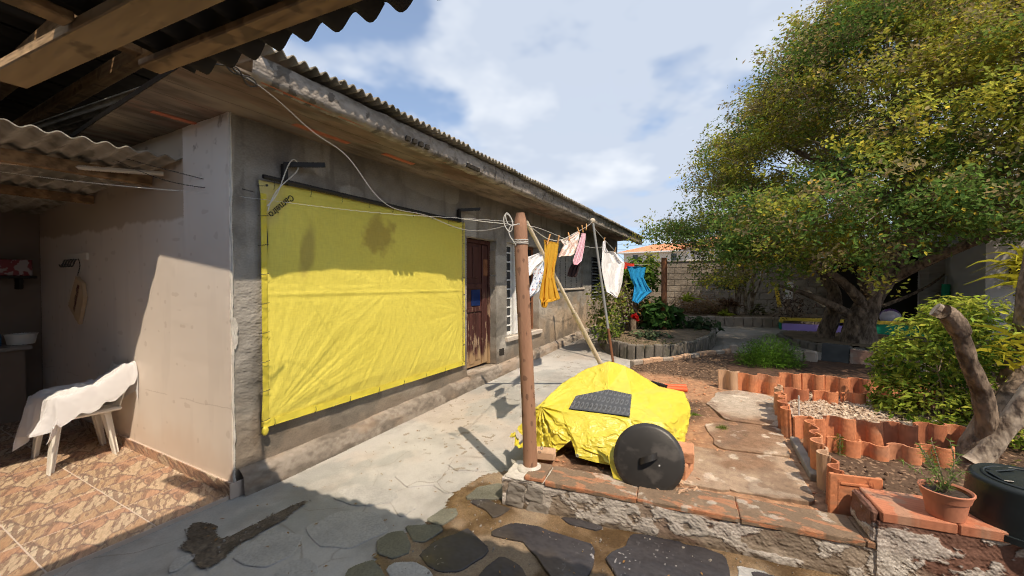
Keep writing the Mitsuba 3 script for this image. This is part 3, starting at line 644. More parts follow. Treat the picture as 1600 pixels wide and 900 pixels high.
# step along the foot of the wall
def ribbon_box(xs0, xs1, y0, y1, zt, n=120, amp=.012, seed=0):
    ys = np.linspace(y0, y1, n); prof = []
    for y in ys:
        g = float(gz(y)); t = zt(y)
        prof.append([(xs0, y, t+.03), (xs0+.03, y, t+.028), (xs1-.03, y, t+.008), (xs1-.004, y, t-.02), (xs1+.004, y, g+.06), (xs1+.012, y, g-.05)])
    P = np.array(prof); nn = meshkit.fbm(P*np.array([6, 9, 9]), 4, seed)-.5
    P[..., 0] += nn*amp*2*(np.arange(6) > 1); P[..., 2] += nn*amp*1.6*(np.arange(6) < 5)
    m = grid(P)
    if m.face_normals[:, 0].sum() < 0: m.invert()
    return m
zt = lambda y: 0.155 + 0.030*max(0, y-2)
part(HOUSE, 'foot_step', ribbon_box(XW-.02, XW+.075, YC+.03, YE, zt, 260, .014, 5), 'm_step', True, label='worn mortar step along the wall foot')
part(HOUSE, 'door_sill', box(XW-.19, XW+.06, 4.51, 5.26, .05, .285, .01), 'm_step')
# door
DX = XW-.135
dz0, dz1 = .30, 2.10
fr = [box(DX-.05, DX+.03, 4.505, 4.555, dz0, dz1+.03), box(DX-.05, DX+.03, 5.215, 5.265, dz0, dz1+.03), box(DX-.05, DX+.03, 4.556, 5.214, dz1-.02, dz1+.03)]
D = part(HOUSE, 'door', box(DX-.035, DX, 4.56, 5.212, dz0+.015, dz1-.022, .004).subdivide_to_size(.15), 'm_door', label='peeling dark brown timber door')
part(D, 'frame', cat(fr), 'm_door')
for (a, b, c, d) in [(4.60, 4.72, dz0+.10, 1.08), (4.75, 4.87, dz0+.06, 1.08), (4.90, 5.02, dz0+.10, 1.08), (4.62, 4.80, 1.58, 2.03), (4.83, 5.0, 1.58, 2.03)]:
    part(D, 'panel', box(DX+.001, DX+.014, a, b, c, d, .006), 'm_door')
part(D, 'rail', box(DX+.001, DX+.02, 4.575, 5.05, 1.10, 1.17, .005), 'm_door'); part(D, 'rail', box(DX+.001, DX+.02, 4.575, 5.05, 1.43, 1.50, .005), 'm_door')
part(D, 'stile', box(DX+.001, DX+.022, 5.06, 5.20, dz0+.03, 2.06, .005), 'm_door')
part(D, 'pane', box(DX+.002, DX+.009, 4.80, 5.02, 1.185, 1.415), 'm_blueglass', label='blue glass pane of the door')
part(D, 'lock_plate', box(DX+.022, DX+.032, 5.08, 5.19, 1.62, 1.86, .003), 'm_rust')
for k, z in enumerate((1.62, 1.83, 2.0)):
    part(HOUSE, 'jamb_block', box(XW-.125, XW-.012, 5.255, 5.275, z-.19, z-.005, .004), 'm_block')
# white barred window
def frame_bars(y0, y1, z0, z1, x, rows, cols, w=.02):
    ms = [box(x, x+.035, y0, y0+.045, z0, z1), box(x, x+.035, y1-.045, y1, z0, z1), box(x, x+.035, y0+.045, y1-.045, z1-.045, z1), box(x, x+.035, y0+.045, y1-.045, z0, z0+.045)]
    for i in range(1, rows):
        z = z0+(z1-z0)*i/rows; ms.append(box(x+.006, x+.028, y0+.045, y1-.045, z-w/2, z+w/2))
    for i in range(1, cols):
        y = y0+(y1-y0)*i/cols; ms.append(box(x+.004, x+.03, y-w/2, y+w/2, z0+.045, z1-.045))
    return cat(ms)
y0, y1, z0, z1 = WIN
W = part(HOUSE, 'window', frame_bars(y0+.002, y0+.40, z0+.002, z1-.002, XW-.15, 10, 2), 'm_white', label='tall white steel window with bars')
part(W, 'casement', frame_bars(y0+.402, y0+.86, z0+.002, z1-.002, XW-.13, 9, 2), 'm_white')
part(W, 'casement', frame_bars(y0+.862, y1-.002, z0+.002, z1-.002, XW-.15, 6, 1), 'm_rust')
part(W, 'lower_panel', box(XW-.118, XW-.106, y0+.44, y0+.82, z0+.05, z0+.33), 'm_white')
part(W, 'stile', box(XW-.10, XW-.05, y0+.36, y0+.47, z0+.004, z1-.004, .005), 'm_white')
part(W, 'pane', box(XW-.142, XW-.138, y0+.045, y1-.03, z0+.04, z1-.04), 'm_darkglass')
part(HOUSE, 'window_sill', box(XW-.2, XW+.05, y0-.05, y1+.06, z0-.07, z0-.001, .006), 'm_sill')
y0, y1, z0, z1 = NICHE
B = part(HOUSE, 'boarded_window', box(XW-.09, XW-.06, y0+.002, y1-.002, z0+.002, z1-.002), 'm_boards', label='grey boarded window opening')
for i in range(1, 5): part(B, 'board_joint', box(XW-.06, XW-.055, y0+(y1-y0)*i/5-.006, y0+(y1-y0)*i/5+.006, z0+.01, z1-.01), 'm_dark')
part(HOUSE, 'window_sill', box(XW-.1, XW+.03, y0-.04, y1+.04, z0-.04, z0-.001, .005), 'm_sill')
y0, y1, z0, z1 = LOUV
Lw = part(HOUSE, 'louvre_window', cat([box(XW-.12, XW+.01, y0+.002, y0+.04, z0, z1-.002), box(XW-.12, XW+.01, y1-.04, y1-.002, z0, z1-.002), box(XW-.12, XW+.01, (y0+y1)/2-.02, (y0+y1)/2+.02, z0, z1-.002)]), 'm_darkmetal', label='dark louvre window at the far end of the wall')
for i in range(14):
    z = z0+.04+i*(z1-z0-.06)/13.5
    part(Lw, 'slat', xf(box(-.045, .045, -.62, .62, -.003, .003), (XW-.05, (y0+y1)/2, z+.02), ry=.6), 'm_darkmetal' if i % 2 else 'm_steel')
part(Lw, 'backing', box(XW-.18, XW-.17, y0, y1, z0, z1), 'm_dark')
for yy in np.arange(5.62, 12.2, .8): pass
part(HOUSE, 'air_brick', box(XW-.02, XW+.004, 5.36, 5.50, .40, .50), 'm_dark')
# slab, fascia, roof
m = cat([extrude(Polygon([(-7.6, 1.44), (-4.2, 1.215), (-2.47, 1.12), (-2.47, 12.46), (-7.6, 12.46)]), .016, 2.735), box(-7.6, -2.47, 1.62, 12.46, 2.7511, 2.84)]).subdivide_to_size(.18)
v = m.vertices.copy(); low = (v[:, 2] < 2.74) & (v[:, 1] > 1.3); v[low, 2] += (meshkit.fbm(v[low]*np.array([3, 2, 1]), 2, 8)-.5)*.014; m = trimesh.Trimesh(v, m.faces)
part(HOUSE, 'eave_slab', m, 'm_soffit', 30, label='stained concrete soffit of the eave with red brick showing')
def fascia(y0, y1, n, seed):
    ys = np.linspace(y0, y1, n); P = []
    for y in ys:
        zb = 2.722-.0105*(y-1.4); P.append([(-2.475, y, 2.86), (-2.44, y, 2.855), (-2.432, y, 2.80), (-2.436, y, zb+.03), (-2.45, y, zb), (-2.52, y, zb-.004), (-2.56, y, 2.74)])
    P = np.array(P); nn = meshkit.fbm(P*np.array([5, 8, 9]), 4, seed)-.5; P[..., 0] += nn*.03; P[..., 2] += nn*.014
    m = grid(P)
    if m.face_normals[:, 0].sum() < 0: m.invert()
    return m
part(HOUSE, 'soffit_board', cat([tube([(-7.6, 1.425, 2.742), (-4.2, 1.202, 2.742)], .016, 4), tube([(-4.2, 1.202, 2.742), (-2.47, 1.108, 2.742)], .016, 4)]), 'm_corrdark')
part(HOUSE, 'fascia', fascia(1.36, 12.46, 260, 3), 'm_fascia', True)
part(HOUSE, 'fascia_end', box(-2.56, -2.44, 12.46, 12.475, 2.6, 2.86), 'm_fascia')
for y, l, d, x in [(1.75, .36, .016, -2.475), (2.13, .30, .014, -2.48), (2.62, .24, .012, -2.49), (1.56, .26, .014, -2.47), (3.3, .2, .012, -2.5)]:
    part(HOUSE, 'exposed_brick', xf(box(-.035, .035, -l/2, l/2, -d, d, .005), (x-.028, y, 2.728-.0105*(y-1.4)+.014), ry=.35), 'm_redbrick')
for y, x, l in [(2.2, -2.95, .5), (1.5, -3.6, .35), (3.0, -2.9, .4)]:
    part(HOUSE, 'exposed_brick', box(x-.03, x+.03, y-l/2, y+l/2, 2.7305, 2.739, .002), 'm_redbrick')
for y in (2.62, 2.70, 2.78, 2.86, 3.50, 3.56, 3.62, 3.68):
    part(HOUSE, 'brick_hole', box(-2.46, -2.414, y-.022, y+.022, 2.735-.0105*(y-1.4), 2.772-.0105*(y-1.4)), 'm_dark')
def corr(L, W, pitch, amp, th=.006, spp=10, sl=8, sag=0.0, seed=0):
    """sheet: waves across y (0..W), length along -x (0..-L), rising is added by the caller"""
    n = int(W/pitch*spp)+1; y = np.linspace(0, W, n); x = -np.linspace(0, L, sl)
    X, Y = np.meshgrid(x, y, indexing='ij'); Z = amp*np.sin(2*np.pi*Y/pitch) - sag*np.sin(np.pi*np.abs(X)/L)
    return slab_of(np.stack([X, Y, Z], -1), th)
pitch = .075
shp = corr(4.9, .52, pitch, .017)
for i in range(22):
    y = 1.40 + i*.505
    m = xf(shp, (-2.36+rng.uniform(-.012, .012), y, 2.895-.0098*(y-1.4)+.004*(i % 2)), ry=math.radians(4.2), rz=rng.normal()*.003)
    part(HOUSE, 'roof_sheet', m, 'm_corr', 40)
# brackets, cords
def bracket(label, y, z, rz):
    k = thing('wall_bracket', label, 'bracket')
    part(k, 'upright', box(XW+.012, XW+.05, y-.018, y+.018, z-.16, z), 'm_black')
    part(k, 'arm', xf(box(0, .30, -.014, .014, -.018, .018), (XW+.02, y, z+.0), rz=rz, ry=-.12), 'm_black')
    return k
bracket('black iron bracket tied with pale rope above the yellow tarp corner', 1.98, 2.46, 1.0)
bracket('small black iron bracket above the right end of the yellow tarp', 4.29, 2.45, .95)

# ---------------------------------------------------------------- yellow tarp on the wall
BAN = thing('yellow_wall_tarp', 'large yellow woven tarp laced flat on the grey house wall', 'tarp')
by0, by1, bz0, bz1 = 1.785, 4.385, .44, 2.30
nu, nv = 220, 150
U, V = np.meshgrid(np.linspace(0, 1, nu), np.linspace(0, 1, nv), indexing='ij')
Y = by0+(by1-by0)*U; Zt = bz0+.018*np.sin(U*9)*.3 + (bz1-bz0)*V
Y = Y - .045*np.exp(-((V-.78)/.12)**2)*(1-U)**10*-1 + 0
Y = Y + .035*(1-U)**14*(np.sin(V*math.pi)) 
def folds(c, f, w, seed):
    ang = np.arctan2(Zt-c[1], Y-c[0]); r = np.hypot(Zt-c[1], Y-c[0])
    nn = meshkit.fbm(np.stack([ang*f, r*.7, r*0+seed], -1), 3, seed)-.5
    return nn*np.clip(r*2.2, .1, 1)*np.exp(-(r/w)**2)*np.clip(r/.15, 0, 1)
disp = .055*np.sin(np.pi*U)**.7*np.sin(np.pi*V)**.7 + .028
disp += .036*folds((by0, bz0), 11, 1.05, 1) + .022*folds((by1, 1.15), 12, .7, 2) + .018*folds((by0+.22, bz1), 12, .7, 3) + .012*folds((by1, bz0+.1), 12, .7, 4) + .010*folds((by0+1.3, 1.5), 9, .9, 6)
P0 = np.stack([0*Y, Y*3.5, Zt*2.0], -1); disp += (meshkit.fbm(P0, 4, 7)-.5)*.012
q = (Y*.85-Zt*.5); disp += .006*(meshkit.fbm(np.stack([q*26, (Y*.5+Zt*.85)*2.2, 0*q], -1), 3, 8)-.5)*np.clip(1.4-Zt, 0, 1)*2
seam = 1.435 - .022*(U-.3); disp += .006*np.exp(-((Zt-seam)/.012)**2) - .003*np.exp(-((Zt-seam+.03)/.03)**2)
disp *= np.clip(np.minimum(np.minimum(U, 1-U)*14, np.minimum(V, 1-V)*11), 0, 1)**.5*.8+.2
m = slab_of(np.stack([XW+.012+disp, Y, Zt], -1), .003)
part(BAN, 'sheet', m, 'm_banner', True)
hem = lambda a, b, w, k: slab_of(np.stack([np.stack([np.full(60, XW+.045+.003), np.linspace(a[0], b[0], 60), np.linspace(a[1], b[1], 60)], -1), np.stack([np.full(60, XW+.042)+.006*(meshkit.fbm(np.c_[np.linspace(0, 9, 60), np.zeros(60), np.zeros(60)+k], 3, 3)-.5), np.linspace(a[0], b[0], 60)+w[0], np.linspace(a[1], b[1], 60)+w[1]], -1)], 0), .004)
for k, (a, b, w) in enumerate([((by0, bz0), (by1, bz0+.005), (0, .055)), ((by0, bz0), (by0, bz1-.1), (.045, 0)), ((by1, bz0), (by1, bz1), (-.02, 0))]):
    part(BAN, 'hem', hem(a, b, w, k), 'm_tarp', True)
part(BAN, 'top_bar', tube([(XW+.062, by0+.01, bz1+.022), (XW+.062, by0+.9, bz1+.012), (XW+.058, by0+1.9, bz1+.004), (XW+.058, by1-.1, bz1+.006)], .017, 8), 'm_black', True)
k = part(BAN, 'corner_knot', xf(trimesh.creation.icosphere(3, 1.0), (XW+.06, by0+.005, bz0-.02), sc=(.018, .026, .034)), 'm_tarp', True)
def ties(n, f):
    for t in np.linspace(.03, .97, n):
        a, b = f(t); part(BAN, 'tie', tube([a, (np.array(a)+np.array(b))/2+np.array([.012, 0, 0]), b], .0022, 5), 'm_wire')
ties(9, lambda t: ((XW+.08, by0+(by1-by0)*t, bz1+.02), (XW+.075, by0+(by1-by0)*t+.004, bz1-.065)))
ties(9, lambda t: ((XW+.055, by0-.03, bz0+(bz1-bz0)*t), (XW+.062, by0+.045, bz0+(bz1-bz0)*t+.012)))
ties(8, lambda t: ((XW+.062, by0+(by1-by0)*t, bz0+.05), (XW+.045, by0+(by1-by0)*t, bz0-.015)))
ties(9, lambda t: ((XW+.05, by1-.03, bz0+(bz1-bz0)*t), (XW+.04, by1+.03, bz0+(bz1-bz0)*t)))
tx = meshkit.text_mesh('Carneiro', .046, .002, bold=True); tx.apply_translation([-.115, -.02, 0])
tx = xf(tx, rz=math.radians(180+44)); tx = trimesh.Trimesh(np.c_[tx.vertices[:, 2]+XW+.066, tx.vertices[:, 0]+by0+.155, tx.vertices[:, 1]+2.135], tx.faces)
part(BAN, 'print', tx, 'm_inkdark')
part(BAN, 'eyelet', xf(trimesh.creation.cylinder(.009, .006, sections=16), (XW+.066, by0+.035, bz1-.04), ry=math.pi/2), 'm_black')
rp = [(XW+.09, by0+.02, 2.10), (XW+.09, by0+.12, 2.26), (XW+.10, 1.95, 2.40), (XW+.09, 2.03, 2.50), (XW+.07, 2.07, 2.47), (XW+.08, 2.02, 2.38), (XW+.09, 1.93, 2.29), (XW+.085, by0+.03, 2.07)]
single('tarp_rope', tube(spline(rp, 60), .004, 6), 'm_cord', 'pale rope tying the yellow tarp corner up to the iron bracket', 'rope', True)
# ================================================================ roofs over the veranda
VR = thing('veranda_roof', 'dark corrugated veranda roof overhead with a timber beam and ragged wavy edge', 'roof')
def wave_sheet(x0, x1, y0, y1, z0, slope, pitch, amp, th=.007, spp=12, seed=0, ragged=.02):
    """waves across x; edge at y1 (height z0), rising towards y0"""
    n = int((x1-x0)/pitch*spp)+1; xs = np.linspace(x0, x1, n); t = np.linspace(0, 1, 10)
    r = (meshkit.fbm(np.c_[xs*5, xs*0+seed, xs*0], 4, 3)-.5)*ragged
    Y = (y1+r)[None]*(1-t)[:, None]+y0*t[:, None]; X = np.broadcast_to(xs, Y.shape)
    Z = z0 + (y1-Y)*slope + amp*np.sin(2*np.pi*(X-x0)/pitch)
    return slab_of(np.stack([X, Y, Z], -1), th)
def vr(m):
    m = m.copy(); c, s_ = math.cos(.0797), math.sin(.0797); v = np.array(m.vertices); x, y = v[:, 0]+1.45, v[:, 1]-.6
    m.vertices = np.c_[-1.45+x*c-y*s_, .6+x*s_+y*c, v[:, 2]]; return m
for i, x in enumerate(np.arange(-1.88, 3.2, .92)):
    part(VR, 'roof_sheet', vr(wave_sheet(x, x+.96, -4.2, .875+(.012 if i % 2 else 0), 2.376+.008*(i % 2), .09, .135, .024, seed=i)), 'm_corrdark', 40)
part(VR, 'beam', vr(box(-2.5, 3.2, .495, .605, 2.315, 2.353, .004)), 'm_woodpale', label='rough pale brown main beam')
part(VR, 'beam', vr(box(-1.90, 3.2, .70, .77, 2.325, 2.351, .004)), 'm_wood')
for x in (-1.80, -.6, .9): part(VR, 'rafter', vr(box(x-.035, x+.035, -4.0, .49, 2.33, 2.36, .005)), 'm_wood')
for x in (-2.1, 2.6): part(VR, 'post', box(x-.06, x+.06, -3.9, -3.78, 0, 2.6, .01), 'm_wood')
part(VR, 'conduit', tube(spline([at(150, -60, 1.05), at(215, -8, 1.25), at(255, 17, 1.35), at(292, 38, 1.50), at(312, 50, 1.70)], 30), .011, 8), 'm_black', True)
ch = []
cp = spline([at(312, 48, 1.70), at(318, 66, 1.74), at(322, 82, 1.78), at(328, 97, 1.85)], 14)
for i in range(13):
    o = trimesh.creation.torus(.0075, .0022, major_sections=12, minor_sections=6)
    d = cp[i+1]-cp[i]; o.apply_transform(trimesh.transformations.rotation_matrix(math.pi/2*(i % 2), [1, 0, 0])); o.apply_scale([1.7, 1, 1])
    o.apply_transform(trimesh.geometry.align_vectors([1, 0, 0], d/np.linalg.norm(d))); o.apply_translation(cp[i]); ch.append(o)
single('hanging_chain', cat(ch), 'm_wire', 'dark chain hanging from the veranda beam near the house eave', 'chain', True)
# higher roof on the left
UR = thing('high_side_roof', 'high corrugated roof with timber purlins at the upper left, above the house gable', 'roof')
def high(x0, x1, y0, y1, i): part(UR, 'roof_sheet', wave_sheet(x0, x1, y0, y1, 3.42, .05, .175, .026, seed=i+5), 'm_corrdark', 40)
for i, x in enumerate(np.arange(-8.6, -4.4, .94)): high(x, min(x+.98, -4.42), -3.0, 1.86, i)
high(-4.40, -2.6, 1.18, 1.84, 9)
high(-4.40, -3.72, -3.0, 1.175, 12)
part(UR, 'purlin', box(-8.4, -3.8, 1.40, 1.49, 3.25, 3.37, .006), 'm_wood')
part(UR, 'purlin', box(-8.4, -3.74, .98, 1.10, 3.23, 3.37, .006), 'm_wood')
part(UR, 'rafter', box(-4.05, -3.95, 1.10, 1.40, 3.26, 3.36, .005), 'm_wood')
part(UR, 'rafter', box(-4.05, -3.95, 1.49, 1.80, 3.26, 3.36, .005), 'm_wood')
for y in (-2.6, .3): part(UR, 'post', box(-8.3, -8.18, y, y+.12, 0, 3.3, .01), 'm_wood')
# lean-to over the kitchen corner
LR = thing('lean_to_roof', 'low corrugated lean-to roof fixed to the beige side wall', 'roof')
def lean(y0, y1, n):
    ys = np.linspace(y0, y1, n); t = np.linspace(0, 1, 12); X = -3.80 - t[:, None]*4.2 + 0*ys[None]
    Z = 2.485 + .11*t[:, None]*4.2*0 + .0135*np.sin(2*np.pi*ys[None]/.112) - .045*t[:, None]*4.2
    return slab_of(np.stack([X, np.broadcast_to(ys, X.shape), Z], -1), .007)
for i in range(5): part(LR, 'roof_sheet', lean(1.575-(i+1)*.94, 1.578-i*.94+.03, 110), 'm_corr', 40)
part(LR, 'rail', box(-4.35, -4.28, -3.0, 1.575, 2.345, 2.43, .004), 'm_wood')
part(LR, 'rail', box(-5.6, -5.53, -3.0, 1.575, 2.30, 2.375, .004), 'm_wood')
part(LR, 'batten', tube([(-4.02, 1.55, 2.40), (-4.9, .2, 2.36), (-5.4, -1.4, 2.33)], .018, 6), 'm_palewood')
# kitchen corner at the far left
KW = thing('kitchen_end_wall', 'shaded wall closing the far left kitchen corner behind the draped chair', 'wall')
part(KW, 'wall', box(-7.40, -7.25, -3.2, 1.585, -.05, 3.1), 'm_interior')
part(KW, 'front_wall', box(-8.2, -3.82, -1.15, -1.05, -.05, 2.42), 'm_interior')
part(VR, 'roof_sheet', wave_sheet(-3.85, -1.80, -4.2, -.95, 2.5, .0, .135, .024, seed=44), 'm_corrdark', 40)
part(VR, 'side_wall', box(3.3, 3.4, -5.0, .3, -.05, 2.7), 'm_interior')
part(KW, 'rear_wall', box(-8.2, 2.5, -5.2, -5.05, -.05, 2.9), 'm_interior')
CT = thing('kitchen_counter', 'dark stone counter on tiled supports against the far left wall', 'counter')
part(CT, 'worktop', box(-7.24, -6.72, -1.2, 1.40, .80, .84, .006), 'm_counter')
part(CT, 'support', box(-7.22, -6.80, 1.12, 1.36, .023, .799), 'm_interior'); part(CT, 'support', box(-7.22, -6.80, -.6, -.42, .023, .799), 'm_interior')
part(CT, 'backsplash', box(-7.248, -7.235, -1.2, 1.40, .84, 1.25), 'm_interior')
SH = thing('wall_shelf', 'dark wall shelf holding a red and white box, far left', 'shelf')
part(SH, 'board', box(-7.24, -6.98, .2, 1.50, 1.57, 1.60, .003), 'm_dark')
part(SH, 'support', box(-7.24, -7.05, 1.38, 1.41, 1.45, 1.57), 'm_dark')
single('patterned_box', box(-7.22, -7.0, .95, 1.47, 1.602, 1.78, .006), 'm_redbox', 'red and white patterned box lying on the far left shelf', 'box')
kb = thing('plastic_bottle', 'small blue bottle standing on the dark counter', 'bottle')
part(kb, 'body', xf(lathe([(.0, 0), (.032, .002), (.035, .01), (.035, .12), (.014, .155), (.013, .17)], 24), (-6.95, 1.19, .842)), 'm_bluebottle', True)
part(kb, 'cap', xf(lathe([(.015, .168), (.016, .17), (.016, .19), (.0, .192)], 20), (-6.95, 1.19, .842)), 'm_white', True)
tubm = np.array([(0, 0), (.10, 0), (.105, .006), (.12, .10), (.126, .105), (.126, .112), (.114, .112), (.10, .012), (0, .012)])
single('plastic_basin', xf(lathe(tubm, 32), (-6.98, 1.42-.05, .842)), 'm_plastic', 'white plastic basin on the dark counter by the side wall', 'basin', True)
# hook rail and card tag on the side wall
hk = thing('hook_rail', 'little wall plate with hooks on the shaded beige wall', 'hook rail')
part(hk, 'plate', box(-6.36, -5.74, YC-.035, YC-.014, 1.76, 1.83, .004), 'm_cream')
for i, x in enumerate(np.linspace(-6.3, -5.98, 5)): part(hk, 'hook', tube(spline([(x, YC-.035, 1.77), (x, YC-.06, 1.73), (x, YC-.075, 1.69), (x, YC-.09, 1.72)], 10), .006, 5), 'm_black', True)
tg = thing('wooden_tag', 'tan arrow shaped plaque with red lettering hanging tilted on the shaded wall', 'sign')
pl = Polygon([(-.17, -.19), (.17, -.22), (.18, .10), (.07, .21), (-.11, .19)])
R = math.radians(-28)
mm = extrude(pl, .03); mm = xf(mm, rz=R); mm = trimesh.Trimesh(np.c_[mm.vertices[:, 0]-5.98, YC-.02-mm.vertices[:, 2], mm.vertices[:, 1]+1.37], mm.faces)
mm.fix_normals(); part(tg, 'board', mm, 'm_cardboard')
tx = meshkit.text_mesh('melinda', .06, .003, bold=True); tx.apply_translation([-tx.bounds[1][0]/2, -.03, 0]); tx = xf(tx, rz=math.pi/2+R)
tx = trimesh.Trimesh(np.c_[tx.vertices[:, 0]-5.98, YC-.05-tx.vertices[:, 2], tx.vertices[:, 1]+1.37], tx.faces); tx.fix_normals(); part(tg, 'lettering', tx, 'm_ink')
part(tg, 'string', tube(spline([(-5.9, YC-.06, 1.60), (-5.86, YC-.05, 1.70), (-5.9, YC-.05, 1.77)], 12), .004, 5), 'm_wire')
# skirting tiles
SK = part(HOUSE, 'skirting', box(-7.4, -3.125, YC-.030, YC-.013, .024, .105), 'm_grout')
for i in range(9):
    x1 = -3.115-i*.46; m = box(x1-.452, x1, YC-.040, YC-.0305, .026, .112, .003)
    part(SK, 'skirting_tile', m, 'm_tile', uv=np.c_[(m.vertices[:, 0]-x1)/.46+.3*i, m.vertices[:, 2]/.46+.37*i])
part(SK, 'skirting_tile', (lambda m: m)(box(-3.125, -3.113, YC-.045, YC+.06, .0, .112, .003)), 'm_grout')

# ---------------------------------------------------------------- draped chair
CH = thing('plastic_chair', 'white plastic armchair under a draped white cloth by the beige wall', 'chair')
legs = [(-4.70, 1.06, -4.76, 1.12), (-4.77, 1.47, -4.83, 1.42), (-5.27, 1.10, -5.20, 1.14), (-5.12, 1.49, -5.12, 1.43)]
for (ax, ay, bx, by) in legs:
    o = np.array([[-.045, -.028], [.045, -.028], [.045, -.014], [-.028, -.014], [-.028, .032], [-.045, .032]])
    P = []
    for t in np.linspace(0, 1, 8):
        s = .62+.38*t; c = np.array([ax+(bx-ax)*t, ay+(by-ay)*t]); P.append(np.c_[c+o*s*1.15, np.full(6, .030+.42*t)])
    P = np.array(P); m = grid(P.transpose(1, 0, 2), closed_u=True); m.fix_normals(); part(CH, 'leg', m, 'm_plastic', 30)
part(CH, 'seat', box(-5.25, -4.72, 1.08, 1.50, .415, .445, .012), 'm_plastic')
bk = np.stack(np.meshgrid(np.linspace(-5.2, -4.74, 12), np.linspace(0, 1, 12), indexing='ij'), -1)
P = np.stack([bk[..., 0], 1.49+.10*bk[..., 1]-.05*np.cos((bk[..., 0]+4.97)*6), .44+.34*bk[..., 1]], -1)
part(CH, 'backrest', slab_of(P, .01), 'm_plastic', True)
for x in (-5.19, -4.77):
    part(CH, 'armrest', tube(spline([(x, 1.13, .43), (x, 1.13, .52), (x, 1.19, .545), (x, 1.40, .56), (x, 1.50, .60)], 24), .022, 8), 'm_plastic', True)
nu, nv = 120, 150
U, V = np.meshgrid(np.linspace(0, 1, nu), np.linspace(0, 1, nv), indexing='ij')
# the cloth: V runs from behind the backrest over the top, down to the seat front and hangs; U from the left arm to the right arm
key_t = [0, .10, .22, .45, .62, .70, .84, 1.0]
def prof(u):
    top = .62+.20*u**1.2
    yv = [1.570, 1.574, 1.55, 1.36-.04*u, 1.15-.02*u, 1.075, 1.05, 1.03]
    zv = [top-.25, top-.02, top+.01, .575+.16*u*(.6), .605+.02*u, .55+.04*u, .42+.03*u, .225+.15*u]
    return yv, zv
from scipy.interpolate import PchipInterpolator
X = np.zeros_like(U); Yc = np.zeros_like(U); Zc = np.zeros_like(U)
tt = np.linspace(0, 1, nv)
for i in range(nu):
    u = i/(nu-1); yv, zv = prof(np.clip((u-.12)/.76, 0, 1))
    Yc[i] = PchipInterpolator(key_t, yv)(tt); Zc[i] = PchipInterpolator(key_t, zv)(tt)
    ue = np.clip((u-.12)/.76, 0, 1); X[i] = -5.28+.61*ue
    side = max(0, .12-u)/.12 if u < .12 else max(0, u-.88)/.12
    sg = -1 if u < .5 else 1
    X[i] += sg*.045*side**.5; Zc[i] -= side*(.20 if u > .5 else .26)*np.clip(np.sin(np.pi*np.clip(tt*1.1, 0, 1))*1.3, .4, 1)
hang = np.clip((V-.66)/.3, 0, 1)
fold = (meshkit.fbm(np.stack([U*7.5, V*1.2, 0*U], -1), 3, 4)-.5)
Yc -= hang*(.20*fold+.032*np.sin(U*31+V*2)); X += hang*.035*np.sin(U*24+1)
dropd = np.clip((U-.42)/.2, 0, 1)*np.clip((.80-U)/.15, 0, 1)
Zc += hang*dropd*.10
Zc += (meshkit.fbm(np.stack([U*5+V*4, V*7-U*3, 0*U], -1), 4, 12)-.5)*.095*np.clip(V*3, 0, 1)*(1-hang*.6)
wr = np.abs(np.sin((U*1.2+V*2.2)*9+3*meshkit.fbm(np.stack([U*4, V*4, 0*U], -1), 3, 5)))**6
Zc += wr*.026*(1-hang)*np.clip(V*4, 0, 1)
single('white_cloth', slab_of(np.stack([X, Yc, Zc], -1), .003), 'm_sheet', 'white sheet draped over the plastic chair beside the beige wall', 'cloth', True)

# ================================================================ low garden wall
LA = math.radians(7.3); LO = np.array([-1.385, 2.395])
def lw(u, v): return LO + np.array([u*math.cos(LA)-v*math.sin(LA), u*math.sin(LA)+v*math.cos(LA)])
def lwm(m, amp=0.0, size=.03, seed=0, fr=9):
    if size: m = m.subdivide_to_size(size)
    v = m.vertices.copy()
    if amp:
        nrm = m.vertex_normals; d = meshkit.fbm(v*fr+seed, 4, seed)-.5; v = v+nrm*d[:, None]*amp*2
    c, s = math.cos(LA), math.sin(LA)
    return trimesh.Trimesh(np.c_[LO[0]+v[:, 0]*c-v[:, 1]*s, LO[1]+v[:, 0]*s+v[:, 1]*c, v[:, 2]], m.faces)
LW = thing('low_garden_wall', 'low flaking brick wall with worn red cap bricks holding up the garden', 'wall')
part(LW, 'wall', lwm(box(.0, 2.04, .0, .26, -.05, .205), .013, .025, 2), 'm_lowwall', 50)
part(LW, 'high_wall', lwm(box(2.03, 5.2, -.008, .27, -.05, .352), .012, .03, 5), 'm_lowwall', 50, label='taller stretch of the flaking wall under the clay pot')
u = .30
while u < 2.0:
    l = min(.46+rng.uniform(-.06, .12), 2.035-u)
    part(LW, 'cap_brick', lwm(box(u, u+l-.003, -.006+rng.uniform(-.003, .003), .24, .203, .236+rng.uniform(-.002, .002), .005), .006, .025, int(u*90), 16), 'm_cap', 40); u += l
part(LW, 'cap_mortar', lwm(box(.005, .30, .005, .26, .2, .226, .015), .014, .03, 9, 14), 'm_flake', 50)
part(LW, 'cap_brick', lwm(box(.155, .29, .0, .235, .215, .246, .008), .004, .04, 77), 'm_cap', 40)
u = 2.045
while u < 5.1:
    l = .29; part(LW, 'cap_brick', lwm(box(u, u+l-.004, -.012, .262, .350, .400+rng.uniform(-.003, .003), .006), .002, .04, int(u*90)), 'm_capnew', 40, label='bright ribbed red cap brick' if u == 2.045 else None); u += l
